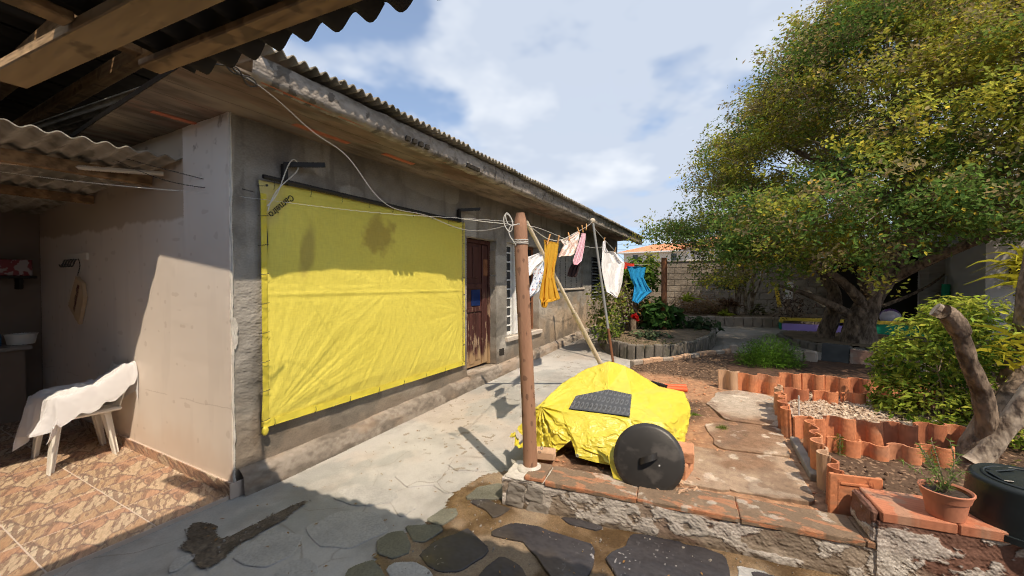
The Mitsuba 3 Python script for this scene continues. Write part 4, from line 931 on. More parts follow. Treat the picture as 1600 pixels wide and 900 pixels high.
for i, pts in enumerate([[(.02, .03), (.15, .02), (.17, .17), (.05, .19)], [(.155, .10), (.30, .07), (.29, .185), (.19, .19)], [(.16, .01), (.33, .0), (.335, .085), (.20, .09)], [(.03, -.02), (.14, -.02), (.13, .02), (.04, .025)]]):
    pl = smooth_poly(pts, jit=.008, seed=i+9); m = stone(pl, 0, .02, .008)
    m = trimesh.Trimesh(np.c_[m.vertices[:, 0], .010-m.vertices[:, 2], m.vertices[:, 1]], m.faces); m.invert() if False else None
    m = lwm(m, .004, .03, i, 16); m.fix_normals()
    part(LW, 'facing_stone', m, 'm_rock', 40)
for m_, mesh in (('m_lowwall', lwm(box(2.005, 2.044, .0, .25, .235, .396, .012), .014, .02, 4, 14)),): part(LW, 'broken_end', mesh, m_, 40)

# ================================================================ garden soil and slabs
def zs(x, y): return .212 + .011*np.clip(np.asarray(y, float)-2.6, 0, 9)
gp = Polygon([lw(.05, .2), lw(2.0, .2), lw(5.1, .2), (7.6, 3.2), (7.6, 9.4), (2.6, 9.2), (1.4, 8.15), (-.02, 8.30), (-.42, 7.85), (-.80, 7.25), (-1.36, 6.50), (-1.40, 5.2), (-1.38, 3.6)])
struct('garden_soil', sheet(-1.5, 7.7, 2.3, 9.5, .035, zs, .018, 12, 4.5, inside=gp), 'm_soil', True)
for i, pts in enumerate([[(-.02, 2.90), (.42, 2.98), (.36, 3.62), (-.06, 3.55)], [(-.34, 2.86), (-.04, 2.89), (-.08, 3.55), (-.42, 3.50)], [(-.10, 3.58), (.35, 3.65), (.34, 4.30), (-.05, 4.28), (-.22, 4.10)],
                         [(-.06, 4.32), (.34, 4.33), (.40, 5.30), (.28, 5.46), (.02, 5.50), (-.16, 5.30), (-.24, 4.75)]]):
    pl = smooth_poly(pts, jit=.02, seed=i+70).buffer(.016)
    part('garden_soil', 'concrete_slab', stone(pl, float(zs(0, pl.centroid.y))-.01, .024, .004, (rng.normal()*.006, rng.normal()*.006)), 'm_slabs')
# chips, clods and stones on the soil
ch, cl = [], []
for k in range(2600):
    x, y = rng.uniform(-1.3, 3.2), rng.uniform(2.75, 8.0)
    if not gp.contains(Point(x, y)): continue
    if -.3 < x < .42 and 2.8 < y < 5.4 and rng.random() < .9: continue
    r = rng.uniform(.004, .014)*(1 if rng.random() < .95 else 2)
    m = trimesh.creation.icosahedron(); m.vertices *= r*rng.uniform(.5, 1.5, 3)*np.array([1, 1, .6]); m.vertices = m.vertices@trimesh.transformations.rotation_matrix(rng.uniform(0, 6), [0, 0, 1])[:3, :3].T
    m.apply_translation([x, y, float(zs(x, y))+.006]); (cl if x > .55 or y > 5.8 else ch).append(m)
k = single('soil_clods', cat(cl), 'm_soil', 'dark crumbs of soil on the garden beds', 'soil'); stuff(k)
k = single('brick_chips', cat(ch), 'm_brick', 'small orange brick crumbs on the bare ground', 'rubble'); stuff(k)
# gravel bed
gb = Polygon([(.47, 4.16), (1.5, 4.42), (1.9, 4.6), (1.9, 5.3), (.6, 5.3), (.46, 4.9)])
struct('chip_bed', sheet(.4, 2.0, 4.1, 5.4, .03, lambda X, Y: zs(X, Y)+.085, .015, 3, 5, inside=gb), 'm_chipbed', True)
chips = []
for k in range(2600):
    x, y = rng.uniform(.45, 1.9), rng.uniform(4.15, 5.3)
    if not gb.buffer(-.02).contains(Point(x, y)): continue
    a, b, h = rng.uniform(.008, .026), rng.uniform(.005, .012), rng.uniform(.002, .005)
    m = trimesh.creation.box(extents=[a*2, b*2, h*2]); m.vertices[:4] *= .8
    m.apply_transform(trimesh.transformations.euler_matrix(rng.normal()*.35, rng.normal()*.35, rng.uniform(0, 6))); m.apply_translation([x, y, float(zs(x, y))+.088+rng.uniform(0, .018)]); chips.append(m)
cm = cat(chips); k = single('pale_chips', cm, 'm_chips', 'pale wood and stone chips filling the small tile edged bed', 'gravel'); stuff(k)

# ---------------------------------------------------------------- clay roof tiles set on edge round the beds
def roof_tile(h=.40, w=.215, r=.052, th=.012, n=20, taper=.0):
    a = np.linspace(math.pi, 0, n); bar = np.c_[r*np.cos(a)+r, r*np.sin(a)*1.05]
    pan = np.c_[np.linspace(2*r, w-.018, 8)[1:], -.016*np.sin(np.linspace(0, math.pi, 8)[1:])]
    lip = np.array([[w-.008, .006], [w, .014]])
    o = np.vstack([[[-.012, -.002]], bar, pan, lip])
    ln = LineString(o); pl = ln.buffer(th/2, cap_style='flat', join_style='round').simplify(.0012)
    m = trimesh.creation.extrude_polygon(pl, h, engine='earcut'); m.apply_translation([-w/2, 0, 0]); return m
def pan_tile(h=.40, w=.24):
    m = [xf(box(-w/2, w/2, -.008, .008, 0, h, .004)), box(-w/2, -w/2+.03, .002, .022, 0, h, .006), box(w/2-.03, w/2, -.004, .020, 0, h, .006), box(-w/2+.05, w/2-.05, -.014, -.008, h-.055, h-.04, .002), box(-w/2+.04, -w/2+.046, -.011, -.007, 0, h-.03), box(w/2-.046, w/2-.04, -.011, -.007, 0, h-.03)]
    return cat(m)
TILE = [roof_tile(), roof_tile(.38, .22, .056), roof_tile(.42, .205, .05)]
ordn = ['first', 'second', 'third', 'fourth', 'fifth', 'sixth', 'seventh', 'eighth', 'ninth', 'tenth']
def row(p0, p1, n, top, face, where, group, mt='m_clay', flip=False, jit=.012):
    p0, p1 = np.array(p0), np.array(p1)
    for i in range(n):
        c = p0+(p1-p0)*(i+.5)/n; rz = math.atan2(*(p1-p0)[::-1]) + (math.pi if flip else 0)
        t = TILE[(i*2+len(where)) % 3]; h = t.bounds[1][2]
        z = float(zs(*c))+top+rng.uniform(-jit, jit)-h
        m = xf(t, (c[0], c[1], z), rz=rz+rng.normal()*.04, rx=rng.normal()*.03, ry=rng.normal()*.02)
        single('clay_roof_tile', m, (mt if rng.random() > .35 else 'm_claydark') if rng.random() > .10 else 'm_clayold', f'clay roof tile on edge, {ordn[i]} {where}', 'roof tile', 40, group)
G = 'clay roof tiles edging the garden beds'
row((-.16, 5.56), (.42, 5.50), 3, .215, 0, 'from the left in the short row behind the pale slab', G, flip=True)
row((.47, 5.80), (1.98, 5.92), 7, .215, 0, 'from the left in the rearmost row by the dark mulch', G, flip=True)
row((.42, 5.02), (1.90, 5.36), 6, .20, 0, 'from the left in the row behind the pale chips', G, flip=True)
row((.395, 5.02), (.42, 4.12), 5, .235, 0, 'from the back along the left side of the chip bed', G, flip=True)
row((.45, 4.10), (1.62, 4.40), 6, .205, 0, 'from the left in the front row of the chip bed', G, flip=True)
row((.52, 3.98), (.535, 2.98), 5, .235, 0, 'from the back along the left side of the dark soil bed', G, flip=True)
row((.62, 3.90), (1.36, 4.06), 4, .12, 0, 'from the left in the sunken row at the back of the dark soil bed', G, flip=True)
c = (.60, 2.93); m = xf(pan_tile(.46, .25), (c[0], c[1], float(zs(*c))+.235-.46), rz=math.radians(12))
single('clay_roof_tile', m, 'm_clay', 'wide clay roof tile with a pressed panel facing the camera beside the red capped wall', 'roof tile', 40, G)
single('broken_tile', xf(box(0, .10, -.006, .006, 0, .13, .004), (-.17, 5.60, float(zs(0, 5.6))-.02), rz=1.1, ry=.3), 'm_clayold', 'broken tile piece leaning at the left end of the short tile row', 'tile')
single('tile_border_board', xf(box(-.03, .03, -.36, .36, 0, .05, .006), (.45, 3.66, float(zs(0, 3.7))), rz=.06), 'm_rock', 'thin dark stone strip on the ground left of the dark soil bed', 'stone strip')
single('string_stake', tube([(.475, 4.16, .26), (.47, 4.15, .585)], .006, 8), 'm_cord', 'thin white stake standing at the corner of the chip bed', 'stake', True)
# ================================================================ covered heap
HT = thing('yellow_heap_tarp', 'crumpled glossy yellow tarp over a heap behind the low wall', 'tarp')
HV = {k: at(*v) for k, v in dict(P=(950, 566, 3.86), R1=(950, 611, 3.46), A=(845, 637, 3.28), A2=(877, 645, 3.17), B=(912, 650, 3.10), C=(985, 657, 3.02), D=(1043, 664, 2.98), E1=(1068, 614, 3.75), E=(1079, 643, 3.40), F=(1067, 704, 2.96), Gr=(1062, 742, 2.90),
     T=(807, 672, 3.28), T2=(836, 706, 3.20), L1=(852, 700, 3.13), K1=(864, 714, 3.04), K2=(893, 690, 3.02), K3=(902, 717, 2.92), K4=(930, 726, 2.87), K5=(962, 733, 2.82), K6=(1000, 742, 2.86), M1=(902, 699, 2.95), H1=(880, 600, 3.66), H2=(918, 577, 3.85),
     ML=(900, 621, 3.41), MLb=(889, 641, 3.25), MR=(987, 619, 3.37), MRb=(984, 653, 3.05), P2=(976, 573, 3.95), O1=(1030, 606, 3.98), Q1=(1010, 640, 3.2), N1=(945, 690, 2.93), N2=(868, 672, 3.10), N3=(1030, 690, 2.93)).items()}
HV.update(G1=np.array([-1.75, 4.6, .22]), G2=np.array([-1.1, 4.95, .22]), G3=np.array([-.48, 4.7, .22]))
HTRI = 'P H2 R1|H2 ML R1|H2 H1 ML|H1 A ML|A A2 ML|A2 MLb ML|ML R1 MR|ML MR MRb|ML MRb MLb|A2 B MLb|MLb B MRb|B C MRb|P R1 P2|R1 MR P2|P2 MR O1|O1 MR E1|E1 MR Q1|E1 Q1 D|MR MRb Q1|MRb C Q1|C D Q1|E1 D E|E D F|A N2 A2|A L1 N2|N2 L1 K1|A2 N2 K2|N2 K1 K2|A2 K2 M1|K2 K3 M1|A2 M1 B|B M1 N1|M1 K4 N1|M1 K3 K4|B N1 C|N1 K4 K5|C N1 N3|N1 K5 K6|N1 K6 N3|C N3 D|D N3 F|N3 K6 Gr|N3 Gr F|A T T2|A T2 L1|H1 T A|T H1 G1|H1 H2 G1|H2 P G1|P P2 G2|P G2 G1|P2 O1 G2|O1 E1 G3|O1 G3 G2|E1 E G3|E F G3|F Gr G3'
HC = np.array([-1.05, 3.75, .30])
def heap_field(V):
    d = V-HC; d /= np.linalg.norm(d, axis=1, keepdims=True)
    w = meshkit.fbm(V*np.array([3.5, 3.5, 5])+3, 3, 21)-.5
    q = np.c_[V[:, 0]*7+V[:, 2]*5+w*2.5, V[:, 1]*7+w*2.5, V[:, 2]*10]
    r1 = 1-np.abs(meshkit.fbm(q, 3, 5)-.5)*5.5; r2 = 1-np.abs(meshkit.fbm(q*2.3+7, 3, 8)-.5)*5.5
    low = np.clip((.62-V[:, 2])/.25, 0, 1)
    a = np.clip(r1, 0, 1)**4*.011*(.4+low)+np.clip(r2, 0, 1)**4*.0028+w*.030
    # long pleats running down from the tied corner and along the front
    ang = np.arctan2(V[:, 2]-HV['A'][2], (V[:, 0]-HV['A'][0])*1.0); rr = np.linalg.norm(V-HV['A'], axis=1)
    a += .020*np.sin(ang*16)*np.exp(-(rr/.22)**2)*np.clip(rr/.06, 0, 1)
    return V+d*a[:, None]
def heap_mesh(names, size, off=0.0):
    ms = []
    for t in names:
        p = np.array([HV[k] for k in t.split()]); n = np.cross(p[1]-p[0], p[2]-p[0])
        if n@(p.mean(0)-HC) < 0: p = p[[0, 2, 1]]
        k = max(2, int(np.ceil(max(np.linalg.norm(p[1]-p[0]), np.linalg.norm(p[2]-p[1]), np.linalg.norm(p[0]-p[2]))/size)))
        ms.append((p, k))
    K = max(k for _, k in ms); out = []
    for p, _ in ms:                                   # same grid on every facet: shared edges stay closed
        i, j = np.meshgrid(np.arange(K+1), np.arange(K+1), indexing='ij'); keep = i+j <= K; idx = -np.ones((K+1, K+1), int); idx[keep] = np.arange(keep.sum())
        u, v = i[keep]/K, j[keep]/K; V = p[0]+(p[1]-p[0])*u[:, None]+(p[2]-p[0])*v[:, None]; F = []
        for a in range(K):
            for b in range(K-a):
                F.append([idx[a, b], idx[a+1, b], idx[a, b+1]])
                if a+b < K-1: F.append([idx[a+1, b], idx[a+1, b+1], idx[a, b+1]])
        out.append(trimesh.Trimesh(V, F, process=False))
    m = cat(out); m.merge_vertices(digits_vertex=5); return m
hm = heap_mesh(HTRI.split('|'), .02)
v0 = hm.vertices.copy()
hm = trimesh.Trimesh(v0, hm.faces, process=False); trimesh.smoothing.filter_laplacian(hm, .5, iterations=5)
hv = heap_field(np.array(hm.vertices)); hm = trimesh.Trimesh(hv, hm.faces, process=False)
part(HT, 'sheet', hm, 'm_tarp', 38)
for px, py_, d in [(902, 712, 2.93), (846, 700, 2.95), (960, 742, 2.75)]:
    part(HT, 'eyelet', xf(trimesh.creation.torus(.009, .003, major_sections=16, minor_sections=6), at(px, py_, d), rx=1.3), 'm_steel', True)
part(HT, 'corner', slab_of(np.stack([np.stack([np.linspace(-.80, -.70, 14), np.full(14, 2.80)-.12*np.linspace(0, 1, 14), .44-.20*np.linspace(0, 1, 14)], -1), np.stack([np.linspace(-.74, -.60, 14), np.full(14, 2.80)-.14*np.linspace(0, 1, 14), .42-.175*np.linspace(0, 1, 14)], -1)], 0), .003), 'm_tarp', True)
wing = spline([(-1.68, 3.10, .235), (-1.58, 2.98, .232), (-1.47, 2.85, .245), (-1.36, 2.84, .27)], 40)
wv = np.linspace(0, 1, 12); Pw = wing[:, None]+wv[None, :, None]*np.array([.02, -.10, .02])+(meshkit.fbm(np.stack([np.arange(40)[:, None]*.2+0*wv, wv[None]*2+0*np.arange(40)[:, None], np.zeros((40, 12))], -1), 3, 3)[..., None]-.5)*np.array([0, .05, .08])
part(HT, 'fold', slab_of(Pw, .003), 'm_tarp', True)
# what lies under the tarp
HB = thing('wooden_crate', 'weathered low crate under the yellow tarp', 'crate')
for i, (y0, y1) in enumerate([(3.02, 3.06), (4.3, 4.34)]): part(HB, 'board', box(-1.40, -.55, y0, y1, .232, .40, .004), 'm_wood')
part(HB, 'lid', box(-1.42, -.53, 3.0, 4.36, .402, .425, .004), 'm_wood')
single('clay_brick', xf(box(-.10, .10, -.05, .05, -.03, .03, .008), (-1.245, 2.735, .275), rz=.25), 'm_clayold', 'pale brick weighing down the tarp beside the brown post', 'brick')
single('clay_brick', xf(box(-.06, .06, -.10, .10, -.035, .035, .006), (-.30, 3.02, .37), rz=.1), 'm_brick', 'orange brick at the right of the black lid, upper', 'brick')
single('clay_brick', xf(box(-.05, .05, -.11, .11, -.055, .055, .006), (-.31, 3.0, .28), rz=-.15, ry=.06), 'm_brick', 'orange brick at the right of the black lid, lower', 'brick')
sh_ = []
for k in range(60):
    x, y = -.32+rng.normal()*.07, 2.80+rng.normal()*.06; m = trimesh.creation.box(extents=[rng.uniform(.02, .06), .008, .004]); sh_.append(xf(m, (x, y, float(zs(x, y))+.014+rng.uniform(0, .02)), rz=rng.uniform(0, 6), rx=rng.normal()*.4, ry=rng.normal()*.3))
k = single('brick_splinters', cat(sh_), 'm_clayold', 'pale splinters of brick beside the black lid', 'rubble'); stuff(k)
# tin plate on the slope
mm = heap_mesh(['ML R1 MR', 'ML MR MRb', 'ML MRb MLb'], .02)
v = np.array(mm.vertices); v = v+np.array([.05, -.35, .93])*.017
a0, a1, a2 = HV['MLb'], HV['MRb'], HV['R1']
uvm = np.c_[(v-a0)@(a1-a0)/np.sum((a1-a0)**2), (v-a0)@((a2-a0)-(a1-a0)*((a2-a0)@(a1-a0))/np.sum((a1-a0)**2))/.42]
v2 = v-np.array([0, -.0, .005]); m2_ = trimesh.Trimesh(np.vstack([v, v2]), np.vstack([mm.faces, mm.faces[:, ::-1]+len(v)]), process=False)
single('rubber_mat', m2_, 'm_tin', 'dark grey dimpled mat lying on top of the yellow heap tarp', 'mat', True, uv=np.vstack([uvm, uvm]))
# black lid leaning on the heap
LD = thing('black_lid', 'round black plastic lid with a handle leaning against the yellow heap', 'lid')
prof_ = [(0, .030), (.06, .030), (.12, .026), (.19, .018), (.205, .010), (.216, .0), (.220, -.004), (.218, -.016), (.212, -.016), (.206, -.002), (.12, .014), (0, .018)]
lid = lathe(np.array(prof_)[::-1], 72)
C0 = at(1013, 716.5, 2.66); N0 = CAM-C0; N0 = N0/np.linalg.norm(N0)*np.array([1.0, 1.0, .93]); N0 /= np.linalg.norm(N0)
ex = np.cross([0, 0, 1], N0); ex /= np.linalg.norm(ex); ey = np.cross(N0, ex)
ML = np.eye(4); ML[:3, 0], ML[:3, 1], ML[:3, 2], ML[:3, 3] = ex, ey, N0, C0
def onlid(m): m = m.copy(); m.apply_transform(ML); return m
lid.fix_normals(); part(LD, 'disc', onlid(lid), 'm_lid', 40)
hp = 1.25*np.stack([np.stack([np.linspace(-.045, .045, 16), np.full(16, y)+.02*np.linspace(-1, 1, 16), .028+.042*np.sin(np.linspace(0, np.pi, 16))**.5], -1) for y in np.linspace(-.016, .016, 6)], 1)
part(LD, 'handle', onlid(slab_of(hp, .005)), 'm_lid', True)

# ================================================================ washing line
def rod(name, label, cat_, pts, r, m_, group=None, rough=0.0): return single(name, tube(pts, r, 12, rough), m_, label, cat_, True, group)
PT = thing('clothesline_post', 'thick round brown wooden post standing on the end of the low wall', 'post')
b0, t0 = np.array([-1.255, 2.565, .19]), np.array([-1.312, 2.52, 2.015])
pp = spline([b0, b0*.66+t0*.34+np.array([.004, 0, 0]), b0*.33+t0*.67+np.array([-.004, 0, 0]), t0], 40)
part(PT, 'shaft', tube(pp, np.r_[np.linspace(.049, .0465, 36), .0465, .045, .040, .028], 18, .06, 3), 'm_post', True)
part(PT, 'mortar_foot', xf(lathe([(0, .0), (.10, -.002), (.085, .02), (.058, .034), (0, .036)][::-1], 24), (b0[0], b0[1], .222)), 'm_flake', True)
cp = [at(801, 346, 2.72), at(789, 336, 2.72), at(788, 350, 2.72), at(797, 362, 2.72), at(800, 345, 2.71), at(791, 333, 2.71), at(794, 350, 2.72), at(801, 352, 2.74), at(812, 350, 2.74)]
part(PT, 'rope_coil', tube(spline(cp, 90), .0036, 6), 'm_cord', True)
part(PT, 'rope_wrap', cat([xf(trimesh.creation.torus(.050, .0038, major_sections=28, minor_sections=6), pp[-5]-np.array([0, 0, .012*i])) for i in range(3)]), 'm_cord', True)
part(PT, 'rope_end', tube(spline([at(800, 352, 2.72), at(795, 362, 2.72), at(800, 374, 2.72), at(806, 383, 2.73)], 24), .0035, 5), 'm_cord', True)
L1 = spline([at(822, 350, 2.82), at(840, 363, 3.2), at(858, 374, 3.7), at(872, 375.5, 4.1), at(893, 367, 4.9), at(909, 358.5, 5.7), at(926, 346, 6.9)], 80)
single('washing_line', tube(L1, .0035, 5), 'm_cord', 'washing line from the brown post to the thin steel pole', 'line', True)
PL = thing('prop_pole', 'slender steel prop pole with a rusty foot between the hung clothes', 'pole')
q0, q1 = onz(958, 567, .16), at(926, 345, 6.9); q0[2] = .17
part(PL, 'shaft', tube([q0+(q1-q0)*.24, q1], .021, 10), 'm_steel', True); part(PL, 'foot', tube([q0, q0+(q1-q0)*.24], .021, 10), 'm_rust', True)
part(PL, 'tip', xf(trimesh.creation.icosphere(2, .045), q1), 'm_palewood', True)
L2 = spline([q1-np.array([0, 0, .08]), at(944, 374, 7.2), at(960, 391, 7.5), at(978, 408, 7.9), at(1000, 414, 8.4), at(1018, 413, 8.8), at(1036, 408, 9.2)], 60)
single('washing_line', tube(L2, .004, 5), 'm_cord', 'washing line sagging from the steel pole to the far wooden post', 'line', True)
c0 = onz(1037, 530, .32)
single('garden_post', tube([c0, c0+np.array([0, 0, .9]), np.array([c0[0], c0[1], 2.02])], .058, 12, .05, 5), 'm_rust', 'dark brown post standing in the round plant bed', 'post', True)
PP = thing('wooden_prop', 'pale wooden prop leaning across behind the brown post', 'pole')
e0, e1 = onz(954, 598, .14), at(822, 346, 4.35)
part(PP, 'tube', tube([e0, e0+(e1-e0)*.50], .030, 10), 'm_palewood', True); part(PP, 'lath', tube([e0+(e1-e0)*.42, e1], .021, 8), 'm_palewood', True)

def cloth(name, label, cat_, m_, px, d0, kx=0.0, amp=.04, fx=.16, fy=.02, seed=0, res=1.3, ky=0.0):
    pl = Polygon(px).buffer(0)
    pl = pl.buffer(-.8).buffer(.8)
    x0, y0, x1, y1 = pl.bounds; n = max(8, int((x1-x0)/res)); k = max(8, int((y1-y0)/res))
    gx, gy = np.meshgrid(np.linspace(x0, x1, n+1), np.linspace(y0, y1, k+1), indexing='ij')
    # rows of the outline: from the left border to the right border at every height, so that the hem is smooth
    rows = []
    for yy in np.linspace(y0+.05, y1-.05, k+1):
        g = pl.intersection(LineString([(x0-5, yy), (x1+5, yy)]))
        if g.is_empty: continue
        b = g.bounds; rows.append(np.c_[np.linspace(b[0], b[2], n+1), np.full(n+1, yy)])
    R = np.array(rows)                                   # (k, n, 2)
    w = np.linspace(0, 1, R.shape[1])[None]; h = np.linspace(0, 1, R.shape[0])[:, None]
    f = (meshkit.fbm(np.stack([w*(x1-x0)*fx+h*1.3, h*(y1-y0)*fy+0*w, 0*w*h+seed], -1), 3, seed)-.5)*2
    f2 = np.sin(w*(x1-x0)*fx*3.1+h*2.0+seed)*.35
    xm = (x0+x1)/2
    D = d0+kx*(R[..., 0]-xm)+ky*(R[..., 1]-y0)+(f+f2)*amp*np.clip(.35+h, 0, 1)
    P = CAM+(FWD+RGT*((R[..., 0]-800)/FOC)[..., None]-UPV*((R[..., 1]-450)/FOC)[..., None])*D[..., None]
    uv = np.stack([np.broadcast_to(w, D.shape), np.broadcast_to(h, D.shape)], -1).reshape(-1, 2)
    a = grid(P); nrm = a.vertex_normals; b = trimesh.Trimesh(a.vertices-nrm*.004, a.faces[:, ::-1], process=False)
    m = trimesh.Trimesh(np.vstack([a.vertices, b.vertices]), np.vstack([a.faces, b.faces+len(a.vertices)]), process=False)
    return single(name, m, m_, label, cat_, True, 'clothes drying on the washing line', uv=np.vstack([uv, uv]))
cloth('white_garment', 'white cloth blowing on the line right behind the brown post', 'clothing', 'm_clothwhite', [(818, 404), (848, 393), (852, 408), (842, 415), (830, 430), (818, 434)], 4.5, .006, .05, seed=2)
cloth('printed_garment', 'pale blue cloth with red and dark prints, hung beside the brown post', 'clothing', 'm_clothprint', [(834, 424), (850, 408), (853, 420), (848, 436), (841, 455), (829, 464), (824, 466), (828, 450), (833, 437)], 4.35, .006, .05, seed=5)
cloth('mustard_garment', 'long mustard yellow garment hanging from two wooden pegs', 'clothing', 'm_clothmustard', [(850, 374), (855, 377), (862, 378.5), (873, 379), (871, 398), (867, 418), (866, 434), (870, 450), (875.5, 467), (864, 471.5), (857, 472), (854, 480.5), (847, 480), (845, 469), (843, 466), (846, 446), (850, 425), (851, 400)], 3.75, .014, .055, .22, .012, seed=9, res=.8)
cloth('peach_garment', 'pale peach and white garment blowing sideways on the line', 'clothing', 'm_clothpeach', [(876, 375), (888, 371), (905, 362), (905, 372), (902, 384), (897, 397), (893, 400), (888, 391), (880, 398), (872, 403), (878, 390), (881, 383)], 4.75, .02, .06, .2, .08, seed=4, res=.8)
cloth('brown_garment', 'dark brown cloth hanging behind the pink striped one', 'clothing', 'm_clothbrown', [(909, 369), (916.5, 367), (914, 390), (907, 412), (901, 433), (893, 433), (886, 431), (889, 420), (896, 410), (903, 390)], 5.85, .01, .04, .2, .03, seed=6, res=.8)
cloth('pink_garment', 'pink and white striped cloth on the line near the steel pole', 'clothing', 'm_clothpink', [(909, 364), (915.5, 365), (913, 385), (909, 407), (902, 414), (896, 413), (895, 408), (901, 390)], 5.7, .01, .03, .2, .03, seed=8, res=.7)
cloth('white_shirt', 'white shirt hanging by one peg right of the steel pole', 'clothing', 'm_clothwhite', [(942, 377), (946, 376), (947, 388), (951, 394), (961, 393.5), (967, 402), (976, 411), (974, 428), (972, 443), (968, 457), (964, 466), (956, 460), (948, 456), (945, 445), (941, 425), (940, 415), (941, 395)], 7.3, .02, .09, .14, .02, seed=3, res=.8)
cloth('blue_towel', 'bright blue towelling shorts, rightmost on the sagging line', 'clothing', 'm_clothblue', [(979, 415), (985, 418), (991, 416.5), (1000, 420), (1009, 417), (1008, 424), (1006, 434), (1011, 445), (1019, 456), (1011, 462), (1003, 470), (997, 474), (987, 471), (990, 458), (991, 447), (986, 436), (983, 425)], 8.1, .02, .10, .14, .03, seed=7, res=.8)
cloth('red_rag', 'small red cloth pegged between the white shirt and the blue shorts', 'clothing', 'm_red', [(974, 409), (982, 411), (991, 411), (991, 416), (982, 417), (977, 421), (974, 420)], 8.0, .02, .05, seed=1, res=.7)
for i, (x, y, d, lab) in enumerate([(857, 374.5, 3.66, 'wooden peg at the left end of the mustard garment'), (872, 376, 4.05, 'wooden peg at the right end of the mustard garment'), (889, 369.5, 4.75, 'wooden peg holding the middle of the peach garment'), (904, 361, 5.35, 'wooden peg at the right end of the peach garment'), (910, 357.5, 5.68, 'wooden peg at the left of the pink cloth'), (916, 354.5, 6.05, 'wooden peg at the right of the pink cloth'), (944, 375, 7.2, 'pale peg at the top of the white shirt'), (961, 391, 7.5, 'pale peg at the collar of the white shirt'), (979, 413, 8.0, 'peg between the red cloth and the blue shorts')]):
    pk = thing('clothes_peg', lab, 'peg', 'clothes pegs on the washing lines'); c = at(x, y, d)
    for s in (-1, 1): part(pk, 'half', xf(box(-.006, .006, -.007+s*.010, .007+s*.010, -.05, .05, .002), c, rx=s*.10+.35*math.sin(i*2.1), rz=.5, ry=.3*math.cos(i)), 'm_peg')
# cords and wires
def cord(name, lab, pts, r, m_, n=70): return single(name, tube(spline(pts, n), r, 6), m_, lab, 'cord', True)
cord('hung_cord', 'grey cord looping from the veranda chain to the brown post', [at(338, 92, 1.9), at(372, 112, 2.0), at(440, 162, 2.2), at(500, 214, 2.35), at(528, 232, 2.4), at(552, 256, 2.42), at(580, 296, 2.45), at(612, 324, 2.5), at(660, 335, 2.55), at(700, 351, 2.6), at(745, 361, 2.66), at(790, 353, 2.72), at(803, 350, 2.74)], .0021, 'm_cordgrey', 120)
for i, q in enumerate([(345, 90), (358, 96), (335, 100)]): cord('wire_tangle', ['thin dark wire twisted along the grey cord near the eave', 'second dark wire of the twisted bundle under the eave', 'third dark wire of the bundle, lowest by the chain'][i], [at(q[0]-20, q[1]-12, 1.85), at(q[0], q[1], 1.9), at(362+i*4, 112-i*3, 1.95), at(380, 118+i*2, 2.0), at(402, 134, 2.08)], .0035, 'm_wire', 40)
cord('drying_wire', 'taut white drying wire from the kitchen corner past the beige wall', [at(-40, 262, 3.0), at(0, 268, 3.0), at(278, 298, 3.12)], .0032, 'm_cord')
cord('drying_wire', 'thin clear line crossing in front of the yellow tarp to the brown post', [at(278, 298, 3.12), at(390, 309, 2.95), at(595, 333, 2.82), at(720, 341, 2.72), at(803, 347, 2.74)], .0014, 'm_cord')
cord('loose_wire', 'upper thin dark wire running under the lean-to to the yellow tarp', [at(120, 226, 3.1), at(230, 257, 3.1), at(350, 288, 3.02), at(397, 300, 2.95)], .0032, 'm_wire')
cord('loose_wire', 'lower thin dark wire running under the lean-to to the house corner', [at(170, 245, 3.1), at(230, 272, 3.12), at(310, 292, 3.05), at(350, 296, 3.05)], .0032, 'm_wire')
cord('wall_line', 'thin pale wire sagging along the house wall behind the clothes', [at(722, 362-20, 4.6), at(815, 352, 5.0), at(840, 356, 5.6), at(880, 372, 6.5), at(940, 386, 8.0)], .004, 'm_cord')
for y in (383, 391): cord('power_line', 'thin overhead power line in the sky beyond the far roof end, ' + ('upper' if y == 383 else 'lower'), [at(900, y-6, 60), at(985, y, 60), at(1100, y+4, 60), at(1300, y-2, 60)], .02, 'm_wire')
# ================================================================ plants
def leaves(C, N, size, asp=.5, col=(.1, .15, .04), colv=.25, fold=.25, mixc=None, droop=0.0):
    """one folded leaf of 2 triangles at every point C, facing about N"""
    n = len(C); r = rng
    N = N/np.maximum(np.linalg.norm(N, axis=1, keepdims=True), 1e-9)
    a = r.normal(size=(n, 3)); a -= N*(a*N).sum(1, keepdims=True); a[:, 2] -= droop; a -= N*(a*N).sum(1, keepdims=True); a /= np.linalg.norm(a, axis=1, keepdims=True)
    b = np.cross(N, a); s = (np.broadcast_to(size, (n,))*r.uniform(.65, 1.3, n))[:, None]
    w = s*asp*.5
    base, tip = C-a*s*.5, C+a*s*.5
    l1, r1 = C+b*w-a*s*.05+N*s*fold*.3, C-b*w-a*s*.05+N*s*fold*.3
    V = np.stack([base, l1, tip, r1], 1).reshape(-1, 3)
    i = np.arange(n)[:, None]*4
    F = np.concatenate([i+np.array([[0, 2, 1]]), i+np.array([[0, 3, 2]])])
    c = np.broadcast_to(np.asarray(col, float), (n, 3)) if mixc is None else mixc
    c = c*np.exp(r.normal(size=(n, 1))*colv*.6)*np.exp(r.normal(size=(n, 3))*.06)
    return trimesh.Trimesh(V, F, process=False), np.repeat(np.clip(c, 0, .9), 4, 0)
def add_leaves(parent, name, mc, m_='m_leaf', st=True):
    m, c = mc; k = part(parent, name, m, m_, False, color=c)
    if st: labels.setdefault(k, {})['kind'] = 'stuff'
    return k
def catl(ms):
    return cat([a for a, b in ms]), np.vstack([b for a, b in ms])
